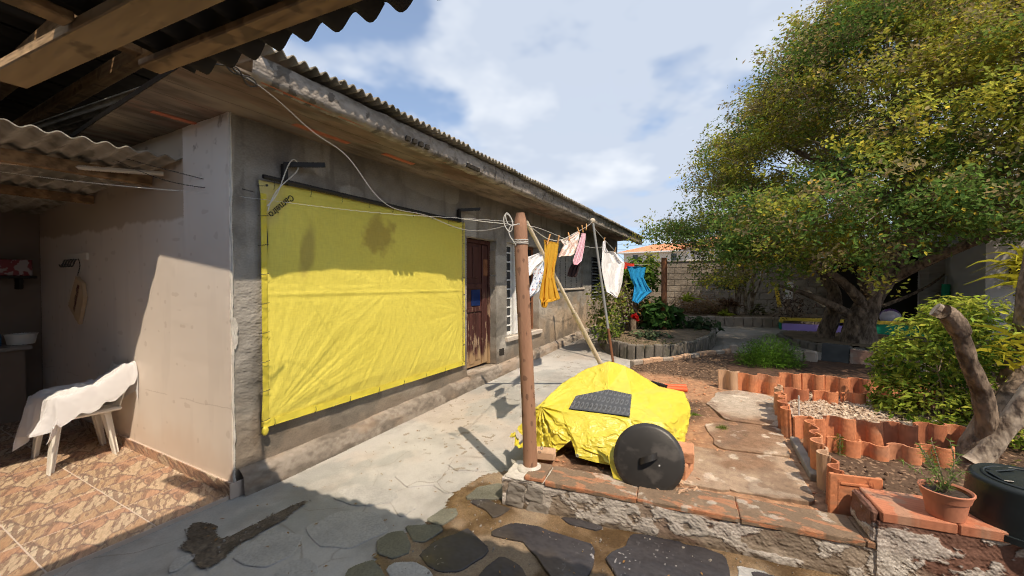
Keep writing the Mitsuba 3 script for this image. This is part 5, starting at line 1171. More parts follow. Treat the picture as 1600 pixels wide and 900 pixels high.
def blades(C, D, length, width, col, colv=.25, bend=.3, seg=3):
    n = len(C); r = rng; D = D/np.linalg.norm(D, axis=1, keepdims=True)
    side = np.cross(D, r.normal(size=(n, 3))); side /= np.linalg.norm(side, axis=1, keepdims=True)
    L = (np.broadcast_to(length, (n,))*r.uniform(.6, 1.25, n))[:, None]; w = np.broadcast_to(width, (n,))[:, None]
    V, rows = [], seg+1
    out = D*np.array([1, 1, 0]); 
    for k in range(rows):
        t = k/seg; c = C+D*L*t+np.array([0, 0, -1.0])*L*bend*t*t; ww = w*(1-t*.9)*.5
        V += [c-side*ww, c+side*ww]
    V = np.stack(V, 1).reshape(-1, 3); i = np.arange(n)[:, None]*(rows*2); F = []
    for k in range(seg): F += [i+np.array([[2*k, 2*k+1, 2*k+3]]), i+np.array([[2*k, 2*k+3, 2*k+2]])]
    c = np.broadcast_to(np.asarray(col, float), (n, 3))*np.exp(r.normal(size=(n, 1))*colv)
    return trimesh.Trimesh(V, np.concatenate(F), process=False), np.repeat(np.clip(c, 0, .9), rows*2, 0)
def sph(n): v = rng.normal(size=(n, 3)); return v/np.linalg.norm(v, axis=1, keepdims=True)

# ---------------------------------------------------------------- the big tree
TR = thing('garden_tree', 'large spreading tree with small green and yellow leaves and twisted trunk', 'tree')
tb = np.array([2.02, 9.75, .25]); CC = np.array([2.75, 10.1, 0])
zr = np.array([1.15, 1.6, 2.3, 3.2, 4.0, 4.8, 5.6, 6.2, 6.6, 6.95]); rr_ = np.array([2.6, 4.0, 4.45, 4.2, 3.85, 3.3, 2.6, 1.9, 1.2, .1])
def rad(z): return np.interp(z, zr, rr_)
def crown_pts(n):
    out = []
    while sum(map(len, out)) < n:
        k = n*3; z = rng.uniform(1.15, 6.95, k); a = rng.uniform(-np.pi, np.pi, k); s = rng.uniform(0, 1, k)
        R = rad(z); u = np.stack([np.cos(a)*2.2, np.sin(a)*2.2, z*.75], -1)
        lob = .80+.42*(meshkit.fbm(u, 4, 5)-.2)
        shell = rng.random(k) < .12+.88*np.clip((s-.35)/.5, 0, 1)**1.3
        top = True
        keep = shell & (rng.random(k) < (R/4.45)**1.0*s*1.4)
        hole = meshkit.fbm(np.stack([np.cos(a)*R*.9*s, np.sin(a)*R*.9*s, z*.9], -1), 3, 17) < .40
        keep &= ~hole
        p = np.stack([CC[0]+np.cos(a)*R*s*lob, CC[1]+np.sin(a)*R*s*lob, z], -1)
        # airy underneath near the trunk
        keep &= ~((z < 2.0) & (np.hypot(p[:, 0]-CC[0], p[:, 1]-CC[1]) < 1.3))
        rl = (p-CC)@np.array([math.cos(AZ), math.sin(AZ), 0]); keep &= ~((rl > .1) & (z < 1.75+.35*np.clip(rl, 0, 2)))
        out.append(p[keep])
    return np.vstack(out)[:n]
bough = crown_pts(420)
bs = rng.uniform(.28, .62, len(bough))
pick = rng.integers(0, len(bough), 6400)
cc = bough[pick]+np.clip(rng.normal(size=(len(pick), 3)), -1.9, 1.9)*bs[pick, None]*np.array([.62, .62, .34])
loose = crown_pts(2600); cc = np.vstack([cc, loose])
cc = cc[cc[:, 2] > 1.45]
lat = (cc-CC)@np.array([math.cos(AZ), math.sin(AZ), 0])
cc = cc[~((np.abs(lat+.2) < 2.3) & (cc[:, 2] < 2.05))]
ms = []
per = 40
outw = cc-np.array([CC[0], CC[1], 3.2]); outw /= np.linalg.norm(outw, axis=1, keepdims=True)
tw_m = []
dirs = outw*.8+rng.normal(size=cc.shape)*.55; dirs[:, 2] -= .15; dirs /= np.linalg.norm(dirs, axis=1, keepdims=True)
ln = rng.uniform(.18, .5, len(cc))
t = rng.uniform(-.5, .5, (len(cc), per)); sprd = rng.normal(size=(len(cc), per, 3))*np.array([.085, .085, .055])
LP = (cc[:, None]+dirs[:, None]*(t*ln[:, None])[..., None]+sprd).reshape(-1, 3)
LN = (np.array([0, 0, 1.0])*.9+rng.normal(size=LP.shape)*.65+np.repeat(outw, per, 0)*.5)
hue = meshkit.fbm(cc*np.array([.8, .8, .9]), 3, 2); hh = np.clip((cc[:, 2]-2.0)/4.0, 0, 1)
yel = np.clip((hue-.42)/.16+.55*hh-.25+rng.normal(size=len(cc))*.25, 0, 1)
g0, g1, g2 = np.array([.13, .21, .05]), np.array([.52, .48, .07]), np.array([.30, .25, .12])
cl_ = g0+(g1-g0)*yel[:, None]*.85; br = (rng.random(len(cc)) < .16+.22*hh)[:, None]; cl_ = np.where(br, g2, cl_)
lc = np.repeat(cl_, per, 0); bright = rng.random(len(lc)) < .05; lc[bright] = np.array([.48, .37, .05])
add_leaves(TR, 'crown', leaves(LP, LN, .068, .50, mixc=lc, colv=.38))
tk = tube(spline([tb-np.array([0, 0, .1]), tb+np.array([.02, .0, .5]), tb+np.array([.22, .05, 1.1]), tb+np.array([.55, .1, 1.75]), tb+np.array([.75, .2, 2.6]), tb+np.array([.7, .3, 4.2])], 60), np.r_[np.linspace(.31, .20, 12), np.linspace(.195, .16, 22), np.linspace(.155, .05, 26)], 22, .26, 8)
part(TR, 'trunk', tk, 'm_bark', True)
part(TR, 'trunk', tube(spline([tb+np.array([-.42, .5, -.15]), tb+np.array([-.40, .5, .35]), tb+np.array([-.3, .45, .8]), tb+np.array([-.5, .5, 1.5]), tb+np.array([-1.2, .5, 2.4])], 40), np.linspace(.17, .05, 40), 16, .22, 4), 'm_bark', True, label='second, stubbier trunk at the left')
bl = [[(.1, 0, .7), (-.3, -.3, 1.25), (-1.1, -.6, 1.75), (-2.2, -.9, 2.1)], [(.3, .05, 1.2), (.9, -.5, 1.7), (1.8, -1.2, 2.2), (3.0, -1.6, 2.6)], [(.5, .1, 1.6), (.0, -.9, 2.4), (-.7, -1.8, 3.2)], [(.6, .15, 1.9), (1.4, .6, 2.9), (2.4, .9, 4)], [(.7, .2, 2.4), (.2, -.8, 3.6), (.1, -1.6, 4.6)], [(.7, .2, 2.6), (-.6, .2, 3.6), (-1.5, .4, 4.3)], [(.2, 0, 1.0), (-.1, -1.0, 1.6), (.3, -2.2, 2.0), (.9, -3.2, 2.3)], [(.7, .2, 3.0), (1.2, -.6, 4.2), (1.5, -1.0, 5.3)], [(0, 0, .55), (-.55, -.1, .9), (-1.3, -.1, 1.2)]]
for i, b in enumerate(bl): part(TR, 'branch', tube(spline([tb+np.array(q) for q in b], 30), np.linspace(.10, .025, 30), 9, .15, i), 'm_bark', True)
tws = []
for i in rng.choice(len(cc), 700, replace=False):
    c = cc[i]; d = outw[i]; L = rng.uniform(.5, 1.3); s = c-d*L*.8+np.array([0, 0, -.2*L]); mid = (s+c)/2+rng.normal(size=3)*.09
    tws.append(tube(spline([s, mid, c+dirs[i]*ln[i]*.4], 6), np.linspace(.011, .004, 6), 4, cap=False))
k = part(TR, 'twigs', cat(tws), 'm_twig'); labels.setdefault(k, {})['kind'] = 'stuff'

# ---------------------------------------------------------------- shrub and cut trunk at the right
BU = thing('leafy_shrub', 'dense light green leafy shrub behind the clay pot at the right', 'shrub')
ms = []
for (x, y, d, r, n) in [(1470, 545, 3.65, .36, 1500), (1425, 575, 3.9, .30, 1100), (1400, 560, 4.0, .20, 500), (1530, 520, 3.4, .30, 1200), (1490, 500, 3.7, .24, 900), (1440, 640, 3.7, .34, 1100), (1480, 660, 3.5, .30, 900), (1410, 690, 3.65, .20, 380), (1390, 612, 3.9, .16, 260), (1540, 600, 3.5, .32, 1000), (1480, 690, 3.3, .20, 380), (1400, 665, 3.75, .20, 380), (1440, 705, 3.45, .17, 320), (1380, 640, 3.9, .13, 200), (1585, 660, 3.3, .25, 500), (1580, 700, 3.2, .16, 240), (1330, 690, 3.9, .05, 30)]:
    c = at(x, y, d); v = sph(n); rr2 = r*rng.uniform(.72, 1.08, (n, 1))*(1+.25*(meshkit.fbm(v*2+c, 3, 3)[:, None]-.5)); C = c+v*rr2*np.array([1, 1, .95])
    C = C[C[:, 2] > float(zs(0, 4))+.03]; N = (C-c)/r*.6+np.array([0, 0, .8])+rng.normal(size=C.shape)*.5
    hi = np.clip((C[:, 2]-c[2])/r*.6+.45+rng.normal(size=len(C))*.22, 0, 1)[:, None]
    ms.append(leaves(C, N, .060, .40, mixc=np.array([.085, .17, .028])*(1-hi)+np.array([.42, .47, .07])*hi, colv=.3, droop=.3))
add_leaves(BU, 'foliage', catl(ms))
st = []
for k in range(20):
    a = at(1480+rng.uniform(-15, 15), 700, 3.6); a[2] = .22; b = at(1480+rng.uniform(-38, 45), 570+rng.uniform(-35, 35), 3.62+rng.uniform(-.1, .1)); st.append(tube(spline([a, (a+b)/2+rng.normal(size=3)*.06, b], 8), np.linspace(.010, .004, 8), 5))
k = part(BU, 'stems', cat(st), 'm_twig'); labels.setdefault(k, {})['kind'] = 'stuff'
CT2 = thing('cut_tree', 'old tree with a sawn off limb and leaning trunk, beside the leafy shrub', 'tree')
base = np.array([1.50, 4.02, .15])
part(CT2, 'trunk', tube(spline([base, at(1524, 715, 2.95), at(1535, 685, 2.95), at(1548, 655, 2.95)], 24), np.linspace(.115, .08, 24), 16, .28, 2), 'm_bark', True)
part(CT2, 'limb', tube(spline([at(1535, 700, 2.93), at(1542, 655, 2.88), at(1532, 610, 2.84), at(1513, 560, 2.80), at(1500, 520, 2.78), at(1487, 496, 2.76), at(1471, 486, 2.74)], 46), np.r_[np.linspace(.064, .050, 36), .062, .064, .066, .066, .064, .063, .055, .054, .053, .046], 16, .26, 6), 'm_bark', True, label='sawn off limb with a frayed pale end')
part(CT2, 'cut_end', xf(tube([(0, 0, 0), (-.02, 0, .012)], .046, 12), at(1467, 486, 2.72)), 'm_barkpale')
part(CT2, 'limb', tube(spline([at(1520, 725, 2.9), at(1555, 690, 2.86), at(1585, 650, 2.82), at(1625, 600, 2.78), at(1700, 520, 2.8)], 36), np.linspace(.064, .056, 36), 14, .24, 9), 'm_barkpale', True, label='pale leaning trunk')
part(CT2, 'limb', tube(spline([at(1545, 680, 3.1), at(1570, 640, 3.15), at(1600, 590, 3.2), at(1660, 520, 3.2)], 26), np.linspace(.085, .07, 26), 12, .16, 12), 'm_bark', True)
part(CT2, 'limb', tube(spline([at(1572, 600, 3.3), at(1590, 540, 3.2), at(1601, 480, 3.1), at(1620, 380, 3.0)], 26), np.linspace(.055, .05, 26), 12, .16, 14), 'm_bark', True)
YL = thing('yellow_leaf_plant', 'strappy yellow green leaves reaching in at the right edge', 'plant')
ms = []
for (x, y, d, n, L) in [(1602, 410, 3.4, 60, .30), (1606, 440, 3.3, 40, .28), (1590, 560, 2.9, 26, .22), (1605, 540, 3.0, 20, .25)]:
    c = at(x, y, d); D = sph(n); D[:, 2] = np.abs(D[:, 2])*.5+.1; ms.append(blades(np.repeat(c[None], n, 0)+rng.normal(size=(n, 3))*.05, D, L, .030, (.36, .33, .03), .3, .5))
add_leaves(YL, 'leaf_cluster', catl(ms)); part(YL, 'stem', tube(spline([at(1640, 720, 3.2), at(1612, 560, 3.2), at(1605, 420, 3.35)], 20), .02, 8), 'm_bark', True)
# creeper and weeds at the trunk foot
WD = thing('weed_clump', 'straggling weeds at the foot of the pale leaning trunk', 'weeds')
C = at(1555, 745, 2.95)+rng.normal(size=(260, 3))*np.array([.09, .09, .05]); add_leaves(WD, 'foliage', leaves(C, rng.normal(size=C.shape)*.6+np.array([0, 0, 1]), .045, .45, (.20, .22, .04), .4))

# ---------------------------------------------------------------- potted rosemary, tub
PO = thing('clay_flower_pot', 'terracotta flower pot with a small herb on the red capped wall', 'flower pot')
pc = np.array([*(onz(1482, 812, .40)[:2]), .402]); pc[:2] += np.array([.0, .035])
prof_p = [(0, .0), (.078, .0), (.082, .004), (.098, .105), (.104, .108), (.112, .140), (.119, .152), (.119, .158), (.112, .160), (.104, .150), (.098, .125), (.0, .125)]
pm = lathe(prof_p[:-2], 56); pm.fix_normals(); part(PO, 'pot', xf(pm, pc, sc=.84), 'm_pot', 40)
part(PO, 'soil', xf(trimesh.creation.cylinder(.086, .008, sections=40), pc+np.array([0, 0, .108])), 'm_potsoil')
RS = thing('potted_herb', 'small rosemary like herb growing in the clay pot', 'plant')
stems = []; ms = []
for k in range(9):
    a = rng.uniform(0, 6.28); L = rng.uniform(.10, .23); tip = np.array([math.cos(a)*.5, math.sin(a)*.5, 1.0])*L
    if k == 0: tip = np.array([-.16, -.02, .13])
    if k == 1: tip = np.array([.02, .03, .25])
    s = spline([pc+np.array([0, 0, .11]), pc+np.array([0, 0, .11])+tip*.5+rng.normal(size=3)*.012, pc+np.array([0, 0, .11])+tip], 16); stems.append(tube(s, .0025, 5))
    n = 70; i = rng.integers(2, 16, n); D = rng.normal(size=(n, 3)); D -= (tip/np.linalg.norm(tip))*(D@(tip/np.linalg.norm(tip)))[:, None]*.6; D += tip*2
    ms.append(blades(s[i], D, .030, .0042, (.17, .27, .07), .25, .1, 2))
add_leaves(RS, 'needles', catl(ms)); part(RS, 'stems', cat(stems), 'm_twig')
TB = thing('dark_tub', 'upturned dark green plastic tub at the right end of the low wall', 'tub')
tc = at(1602, 838, 2.30); tc = np.array([tc[0], tc[1], .36])
tc = np.array([*(onz(1612, 852, .36)[:2]), .36]); tc[:2] += np.array([.06, .16])
tm = lathe([(0, .235), (.16, .235), (.172, .238), (.186, .240), (.198, .232), (.204, .215), (.222, .03), (.232, .028), (.234, .0), (.222, .0)][::-1], 64); tm.fix_normals(); part(TB, 'shell', xf(tm, tc), 'm_tub', 40)
part(TB, 'base_ring', xf(trimesh.creation.torus(.150, .008, major_sections=48, minor_sections=8), tc+np.array([0, 0, .236])), 'm_tub', True)
for a in (2.2, 3.3): part(TB, 'handle_slot', xf(box(-.06, .06, -.02, .02, -.004, .004, .003), tc+np.array([math.cos(a)*.11, math.sin(a)*.11, .243]), rz=a+1.57), 'm_tub')

# ---------------------------------------------------------------- fine green bush, weeds on the bare ground
FB = thing('fern_bush', 'bright green feathery low bush on the dark mulch', 'bush')
ms = []
cF = np.array([.44, 7.12, .30])
for (dx, dy, r, h, n) in [(0, 0, .34, .46, 2900), (-.20, -.05, .26, .36, 1300), (.20, .06, .26, .38, 1500)]:
    v = sph(n); v[:, 2] = np.abs(v[:, 2]); C = cF+np.array([dx, dy, 0])+v*np.array([r, r, h])*rng.uniform(.35, 1.0, (n, 1)); ms.append(blades(C, v+np.array([0, 0, .5])+rng.normal(size=(n, 3))*.6, .075, .007, (.10, .20, .025), .4, .35, 2))
add_leaves(FB, 'fronds', catl(ms))
def tuft(lab, c, n, L, w, col, name='weed_tuft', cat_='weeds'):
    t = thing(name, lab, cat_); D = sph(n); D[:, 2] = np.abs(D[:, 2])+.35; add_leaves(t, 'blades', blades(np.repeat(np.array(c)[None], n, 0)+rng.normal(size=(n, 3))*np.array([.03, .03, 0])*L*4, D, L, w, col, .35, .5)); return t
def gpt(x, y): p = onz(x, y, .225); p[2] = float(zs(p[0], p[1])); return p
tuft('small grassy weed in the middle of the bare orange ground', gpt(1130, 672), 90, .085, .008, (.17, .22, .05))
tuft('tiny weed by the right corner of the yellow heap tarp', gpt(1084, 650), 50, .07, .008, (.16, .25, .04))
tuft('sparse dry weed right of the bare ground near the tiles', gpt(1165, 684), 24, .05, .006, (.25, .24, .12))
sd = thing('seedling', 'young herb seedling in the dark soil bed', 'plant')
c = gpt(1312, 712); ms = [blades(np.repeat(c[None], 110, 0)+np.c_[rng.normal(size=(110, 2))*.012, rng.uniform(0, .15, 110)], sph(110)+np.array([0, 0, .6]), .035, .005, (.12, .22, .04), .3, .2, 2)]
add_leaves(sd, 'needles', catl(ms)); part(sd, 'stem', tube([c, c+np.array([0, 0, .16])], .004, 5), 'm_twig')

# ---------------------------------------------------------------- block edged beds
def blocks(owner, pts, w, h, zf, m_, n=None, closed=False, lean=0.0):
    ln = LineString(pts); L = ln.length; n = int(L/w)
    for i in range(n):
        p = np.array(ln.interpolate((i+.5)/n*L).coords[0]); q = np.array(ln.interpolate(min(L, (i+.6)/n*L)).coords[0]); a = math.atan2(*(q-p)[::-1])
        z = float(zf(p[0], p[1])); ww = L/n
        b = box(-ww/2+.006, ww/2-.006, -.045, .045, -.05, h+rng.uniform(-.012, .012), .016)
        part(owner, 'edging_block', xf(b, (p[0], p[1], z), rz=a+rng.normal()*.03, rx=rng.normal()*.03), m_)
RB = thing('round_bed_border', 'border of upright grey blocks round the plant bed beside the house', 'flower bed border')
oval = spline([(-2.22, 7.85), (-1.95, 7.42), (-1.45, 7.18), (-.90, 7.52), (-.55, 8.25), (-.40, 9.1), (-.52, 10.0), (-1.05, 10.6), (-1.75, 10.4), (-2.25, 9.5), (-2.42, 8.5), (-2.22, 7.85)], 90)
blocks(RB, oval[:, :2] if oval.shape[1] > 2 else oval, .145, .27, lambda x, y: gz(y), 'm_edging')
ov = Polygon(oval[:, :2])
struct('bed_earth', sheet(-2.5, -.3, 7.1, 10.7, .06, lambda X, Y: gz(Y)+.20+.09*np.exp(-((X+1.35)**2+(Y-8.8)**2)/.8), .02, 4, 5, inside=ov), 'm_soilpale', True)
BB = thing('back_bed_border', 'border of pale upright blocks along the back wall bed', 'flower bed border')
blocks(BB, [(-2.2, 11.9), (-.9, 12.05), (.1, 12.2), (1.0, 12.35), (1.9, 12.3)], .21, .24, lambda x, y: gz(y), 'm_edgingpale')
struct('back_bed_earth', sheet(-2.9, 5.5, 12.0, 14.4, .12, lambda X, Y: gz(Y)+.17, .03, 6, 3, inside=Polygon([(-2.9, 12.1), (.1, 12.25), (1.9, 12.4), (5.5, 12.6), (5.5, 14.4), (-2.9, 14.4)])), 'm_soilpale', True)
TBd = thing('tree_bed_border', 'border of upright mossy blocks round the foot of the big tree', 'flower bed border')
blocks(TBd, [(.98, 11.2), (.82, 10.4), (.95, 9.75), (1.35, 9.25), (1.75, 9.05), (2.3, 8.95)], .17, .24, lambda x, y: float(zs(x, y)) if y < 8.3 else .16, 'm_edging')
struct('tree_bed_earth', sheet(.8, 5.2, 8.9, 11.6, .1, lambda X, Y: .40+0*X, .03, 2, 3, inside=Polygon([(1.0, 11.2), (.85, 10.4), (1.0, 9.75), (1.4, 9.3), (2.3, 9.0), (5, 9.0), (5, 11.4)])), 'm_soilpale', True)
SB = thing('short_block_row', 'short row of three pale blocks at the back of the dark mulch', 'flower bed border')
blocks(SB, [(.62, 7.98), (1.12, 7.80)], .17, .17, zs, 'm_edgingpale')
sl = thing('mossy_slab', 'stained stone slab on edge in front of the big tree', 'slab')
p0, p1 = np.array([1.20, 8.02]), np.array([2.35, 7.70]); a = math.atan2(*(p1-p0)[::-1]); L = np.hypot(*(p1-p0))
part(sl, 'dark_end', xf(box(0, .34, -.05, .05, -.05, .29, .012).subdivide_to_size(.06), (*p0, float(zs(*p0))), rz=a, ry=.02), 'm_rockdark')
part(sl, 'slab', xf(box(.343, L, -.06, .05, -.05, .25, .012).subdivide_to_size(.06), (*p0, float(zs(*p0))), rz=a, ry=.035), 'm_slabrock')
CB = thing('brick_kerb', 'low kerb of pale broken bricks between the path and the bare ground', 'kerb')
kp = LineString([(-1.40, 6.40), (-1.15, 6.78), (-.80, 7.20), (-.42, 7.80), (-.05, 8.25)]); n = 11
for i in range(n):
    p = np.array(kp.interpolate((i+.5)/n, normalized=True).coords[0]); q = np.array(kp.interpolate((i+.6)/n, normalized=True).coords[0]); a = math.atan2(*(q-p)[::-1])
    part(CB, 'brick', xf(box(-.10, .10, -.05, .05, -.1, .055+rng.uniform(-.015, .01), .012).subdivide_to_size(.06), (*p, max(float(gz(p[1])), float(zs(*p)))), rz=a+rng.normal()*.05), 'm_clayold' if i % 3 else 'm_edgingpale')
single('kerb_stone', xf(box(-.06, .06, -.06, .06, 0, .16, .015), (-.02, 8.2, .25), rz=.3), 'm_edgingpale', 'pale square kerb stone left of the feathery green bush', 'stone')
struct('mulch', sheet(-.2, 2.6, 5.95, 8.1, .04, lambda X, Y: zs(X, Y)+.022, .022, 15, 6, inside=Polygon([(-.1, 6.3), (.5, 6.02), (2.5, 6.1), (2.5, 7.8), (1.2, 7.95), (.2, 8.05), (-.1, 7.4)])), 'm_mulch', True)

# plants of the round bed
def shrub(name, lab, c, r, n, size, col, col2, asp=.45, stems=6, h0=0.0, cat_='shrub', trunk='m_twig', droop=.2, sq=(1, 1, 1)):
    t = thing(name, lab, cat_); v = sph(n); C = np.array(c)+v*np.array(sq)*r*(rng.uniform(.35, 1.05, (n, 1)))*(.8+.5*meshkit.fbm(v*2.5+n, 3, 7)[:, None])
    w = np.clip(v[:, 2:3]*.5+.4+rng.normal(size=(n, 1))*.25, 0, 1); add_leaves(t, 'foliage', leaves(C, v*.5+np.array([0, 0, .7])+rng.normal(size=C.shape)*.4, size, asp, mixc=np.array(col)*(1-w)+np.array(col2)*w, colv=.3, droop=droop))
    st = []
    for k in range(stems):
        b = np.array([c[0]+rng.normal()*.06, c[1]+rng.normal()*.06, h0]); e = np.array(c)+sph(1)[0]*np.array(sq)*r*.7; st.append(tube(spline([b, (b+e)/2+rng.normal(size=3)*.03, e], 8), np.linspace(.016, .006, 8), 5))
    part(t, 'stems', cat(st), trunk); return t
shrub('leafy_shrub', 'thin pale green shrub growing by the house wall left of the steel pole', at(953, 478, 8.0), .52, 750, .085, (.08, .14, .03), (.33, .36, .07), .5, 9, .40, sq=(.8, .8, 1.15))
shrub('leafy_shrub', 'low pale green shrub at the left end of the round bed', at(945, 512, 7.7), .33, 420, .075, (.09, .15, .03), (.33, .36, .07), .5, 6, .38)
shrub('hibiscus_shrub', 'tall dark leaved shrub with red leaves behind the blue shorts', at(996, 432, 8.9), .46, 1300, .12, (.06, .12, .025), (.20, .30, .05), .55, 5, .4, sq=(1, 1, .9))
shrub('hibiscus_shrub', 'reddish twiggy undergrowth below the blue shorts', at(985, 480, 8.8), .42, 420, .09, (.14, .07, .03), (.30, .22, .06), .5, 12, .4)
part('hibiscus_shrub', 'trunk', tube(spline([at(991, 533, 8.5), at(989, 505, 8.5), at(992, 480, 8.6), at(996, 445, 8.8)], 20), np.linspace(.07, .045, 20), 9, .15), 'm_bark', True)
part('hibiscus_shrub', 'trunk', tube(spline([at(966, 478, 8.7), at(974, 450, 8.7), at(985, 425, 8.8)], 14), .05, 8, .15), 'm_bark', True)
rf = thing('red_flower', 'single red bloom low in the round bed', 'flower'); c = at(992, 495, 8.1); add_leaves(rf, 'petals', leaves(c+rng.normal(size=(60, 3))*.035, rng.normal(size=(60, 3)), .07, .7, (.50, .02, .02), .2), st=False)
shrub('broadleaf_plant', 'dark green broad leaved plant left of the garden post', at(1022, 492, 8.7), .38, 330, .19, (.035, .085, .022), (.10, .19, .05), .7, 8, .4, 'plant', droop=.7)
shrub('broadleaf_plant', 'dark green broad leaved plant right of the garden post', at(1048, 496, 9.0), .30, 200, .17, (.035, .085, .022), (.09, .17, .05), .7, 6, .4, 'plant', droop=.7)
shrub('bedding_plant', 'low dark leaved bedding plant at the right end of the round bed', at(1095, 511, 9.0), .36, 300, .15, (.03, .06, .03), (.10, .15, .07), .6, 6, .42, 'plant', droop=.5, sq=(1, 1, .6))
shrub('bedding_plant', 'low grey green spreading plant at the front of the round bed', at(1015, 524, 7.9), .30, 260, .11, (.05, .09, .05), (.17, .22, .12), .45, 6, .42, 'plant', droop=.4, sq=(1.3, 1, .35))
gk = thing('bed_weeds', 'short grass and weeds covering the round bed', 'grass'); C = np.c_[rng.uniform(-2.3, -.5, 900), rng.uniform(7.3, 10.3, 900)]; C = np.array([(x, y, float(gz(y))+.22) for x, y in C if ov.buffer(-.08).contains(Point(x, y))])
add_leaves(gk, 'blades', blades(C, sph(len(C))+np.array([0, 0, 1.2]), .10, .012, (.11, .13, .045), .4, .5)); labels[gk]['kind'] = 'stuff'
# back bed
shrub('dry_brush', 'heap of dry brown brushwood against the back wall', at(1088, 482, 12.2), .75, 1500, .14, (.14, .085, .045), (.36, .24, .13), .16, 26, .5, 'brushwood', sq=(1.2, .8, .62))
shrub('dry_brush', 'second heap of dry brown brushwood, right of the first', at(1118, 487, 12.0), .5, 900, .14, (.14, .085, .045), (.36, .24, .13), .16, 16, .5, 'brushwood', sq=(1.1, .8, .55))
tuft('arching yellow green leaves on top of the dry brush', at(1072, 470, 11.8), 30, .5, .09, (.26, .30, .04), 'arching_plant', 'plant')
tuft('spiky yucca with a brown skirt of dead leaves by the back wall', at(1140, 452, 11.8), 90, .55, .05, (.09, .11, .06), 'yucca', 'plant')
tuft('skirt of hanging dead leaves below the yucca', at(1140, 478, 11.8), 110, .5, .06, (.17, .10, .06), 'dead_leaf_skirt', 'plant')
tuft('bright yellow green plant at the foot of the pale thin trunk', at(1133, 493, 11.6), 40, .35, .09, (.32, .38, .05), 'arching_plant', 'plant')
for i, (x0, x1, x2, lab) in enumerate([(1150, 1152, 1154, 'pale thin trunk, leftmost of three by the back wall'), (1166, 1164, 1162, 'thin forked trunk, middle of three by the back wall'), (1173, 1175, 1176, 'thin straight trunk, rightmost of three by the back wall')]):
    t = thing('slender_trunk', lab, 'tree', 'slender trunks by the back wall'); part(t, 'trunk', tube(spline([at(x0, 503, 11.8), at(x1, 470, 11.8), at(x2, 410, 11.7)], 14), .085 if i == 0 else .05, 8, .12, i), 'm_barkpale', True)
    part(t, 'branch', tube(spline([at(x1, 468, 11.8), at(x1+9, 450, 11.8), at(x1+16, 420, 11.8)], 10), .035, 6, .1), 'm_barkpale', True)
shrub('bare_bush', 'dark twiggy bush in front of the purple pool board', at(1238, 480, 10.0), .50, 380, .10, (.05, .035, .03), (.12, .07, .05), .3, 30, .35, sq=(.9, .6, 1.0))
shrub('leafy_shrub', 'small yellow tipped plant under the big tree by the back wall', at(1185, 495, 11.7), .35, 120, .2, (.05, .05, .03), (.14, .14, .06), .4, 6, .4)
shrub('creeper', 'climber with yellow green leaves over the back wall beside the red roofed house', at(1018, 408, 12.6), .34, 200, .11, (.14, .18, .03), (.36, .38, .05), .5, 5, 1.3)

# ================================================================ back wall, sheds and neighbours
BW = thing('back_wall', 'bare concrete block wall closing the back of the garden', 'wall')
part(BW, 'core', box(-3.6, 5.6, 14.42, 14.55, -.1, 2.15), 'm_blockjoint')
blk = box(-.193, .193, -.02, .02, -.093, .093, .006)
for j in range(9):
    for i in range(24):
        x = -3.38+i*.40+(.2 if j % 2 else 0)
        if x > 5.4: continue
        part(BW, 'concrete_block', xf(blk, (x, 14.41+rng.uniform(-.004, .004), .47+j*.20)), 'm_block')
part(BW, 'coping', box(-3.6, 5.6, 14.36, 14.58, 2.152, 2.19, .01), 'm_block')
NH = thing('neighbour_house', 'cream house with a terracotta hipped roof beyond the back wall', 'house')
nc = at(1042, 408, 42); ax = math.radians(-8)
part(NH, 'wall', xf(box(-3.4, 4.6, -3, 3, -4, 1.05), (nc[0], nc[1], nc[2]-.2), rz=ax), 'm_cream')
rfp = np.array([(-3.9, -3.5, 1.05), (5.1, -3.5, 1.05), (5.1, 3.5, 1.05), (-3.9, 3.5, 1.05), (-1.2, 0, 2.0), (2.4, 0, 2.0)])
rm = trimesh.convex.convex_hull(rfp); R_ = part(NH, 'roof', xf(rm, (nc[0], nc[1], nc[2]-.2), rz=ax), 'm_redroof')
part(NH, 'fascia', xf(box(-3.95, 5.15, -3.55, 3.55, .93, 1.045), (nc[0], nc[1], nc[2]-.2), rz=ax), 'm_white')
for x in (-2.2, -.8, 1.5, 3.2): part(NH, 'window', xf(box(x-.25, x+.25, -3.04, -3.0, .1, .75), (nc[0], nc[1], nc[2]-.2), rz=ax), 'm_darkglass')
NH2 = thing('neighbour_house', 'second red roofed house half hidden by the tree crown beyond the wall', 'house')
nc2 = at(1150, 402, 38)
part(NH2, 'wall', xf(box(-4, 4, -3, 3, -4, 1.1), (nc2[0], nc2[1], nc2[2]-.2)), 'm_cream'); part(NH2, 'roof', xf(trimesh.convex.convex_hull(np.array([(-4.5, -3.5, 1.1), (4.5, -3.5, 1.1), (4.5, 3.5, 1.1), (-4.5, 3.5, 1.1), (-2, 0, 2.2), (2, 0, 2.2)])), (nc2[0], nc2[1], nc2[2]-.2)), 'm_redroof')
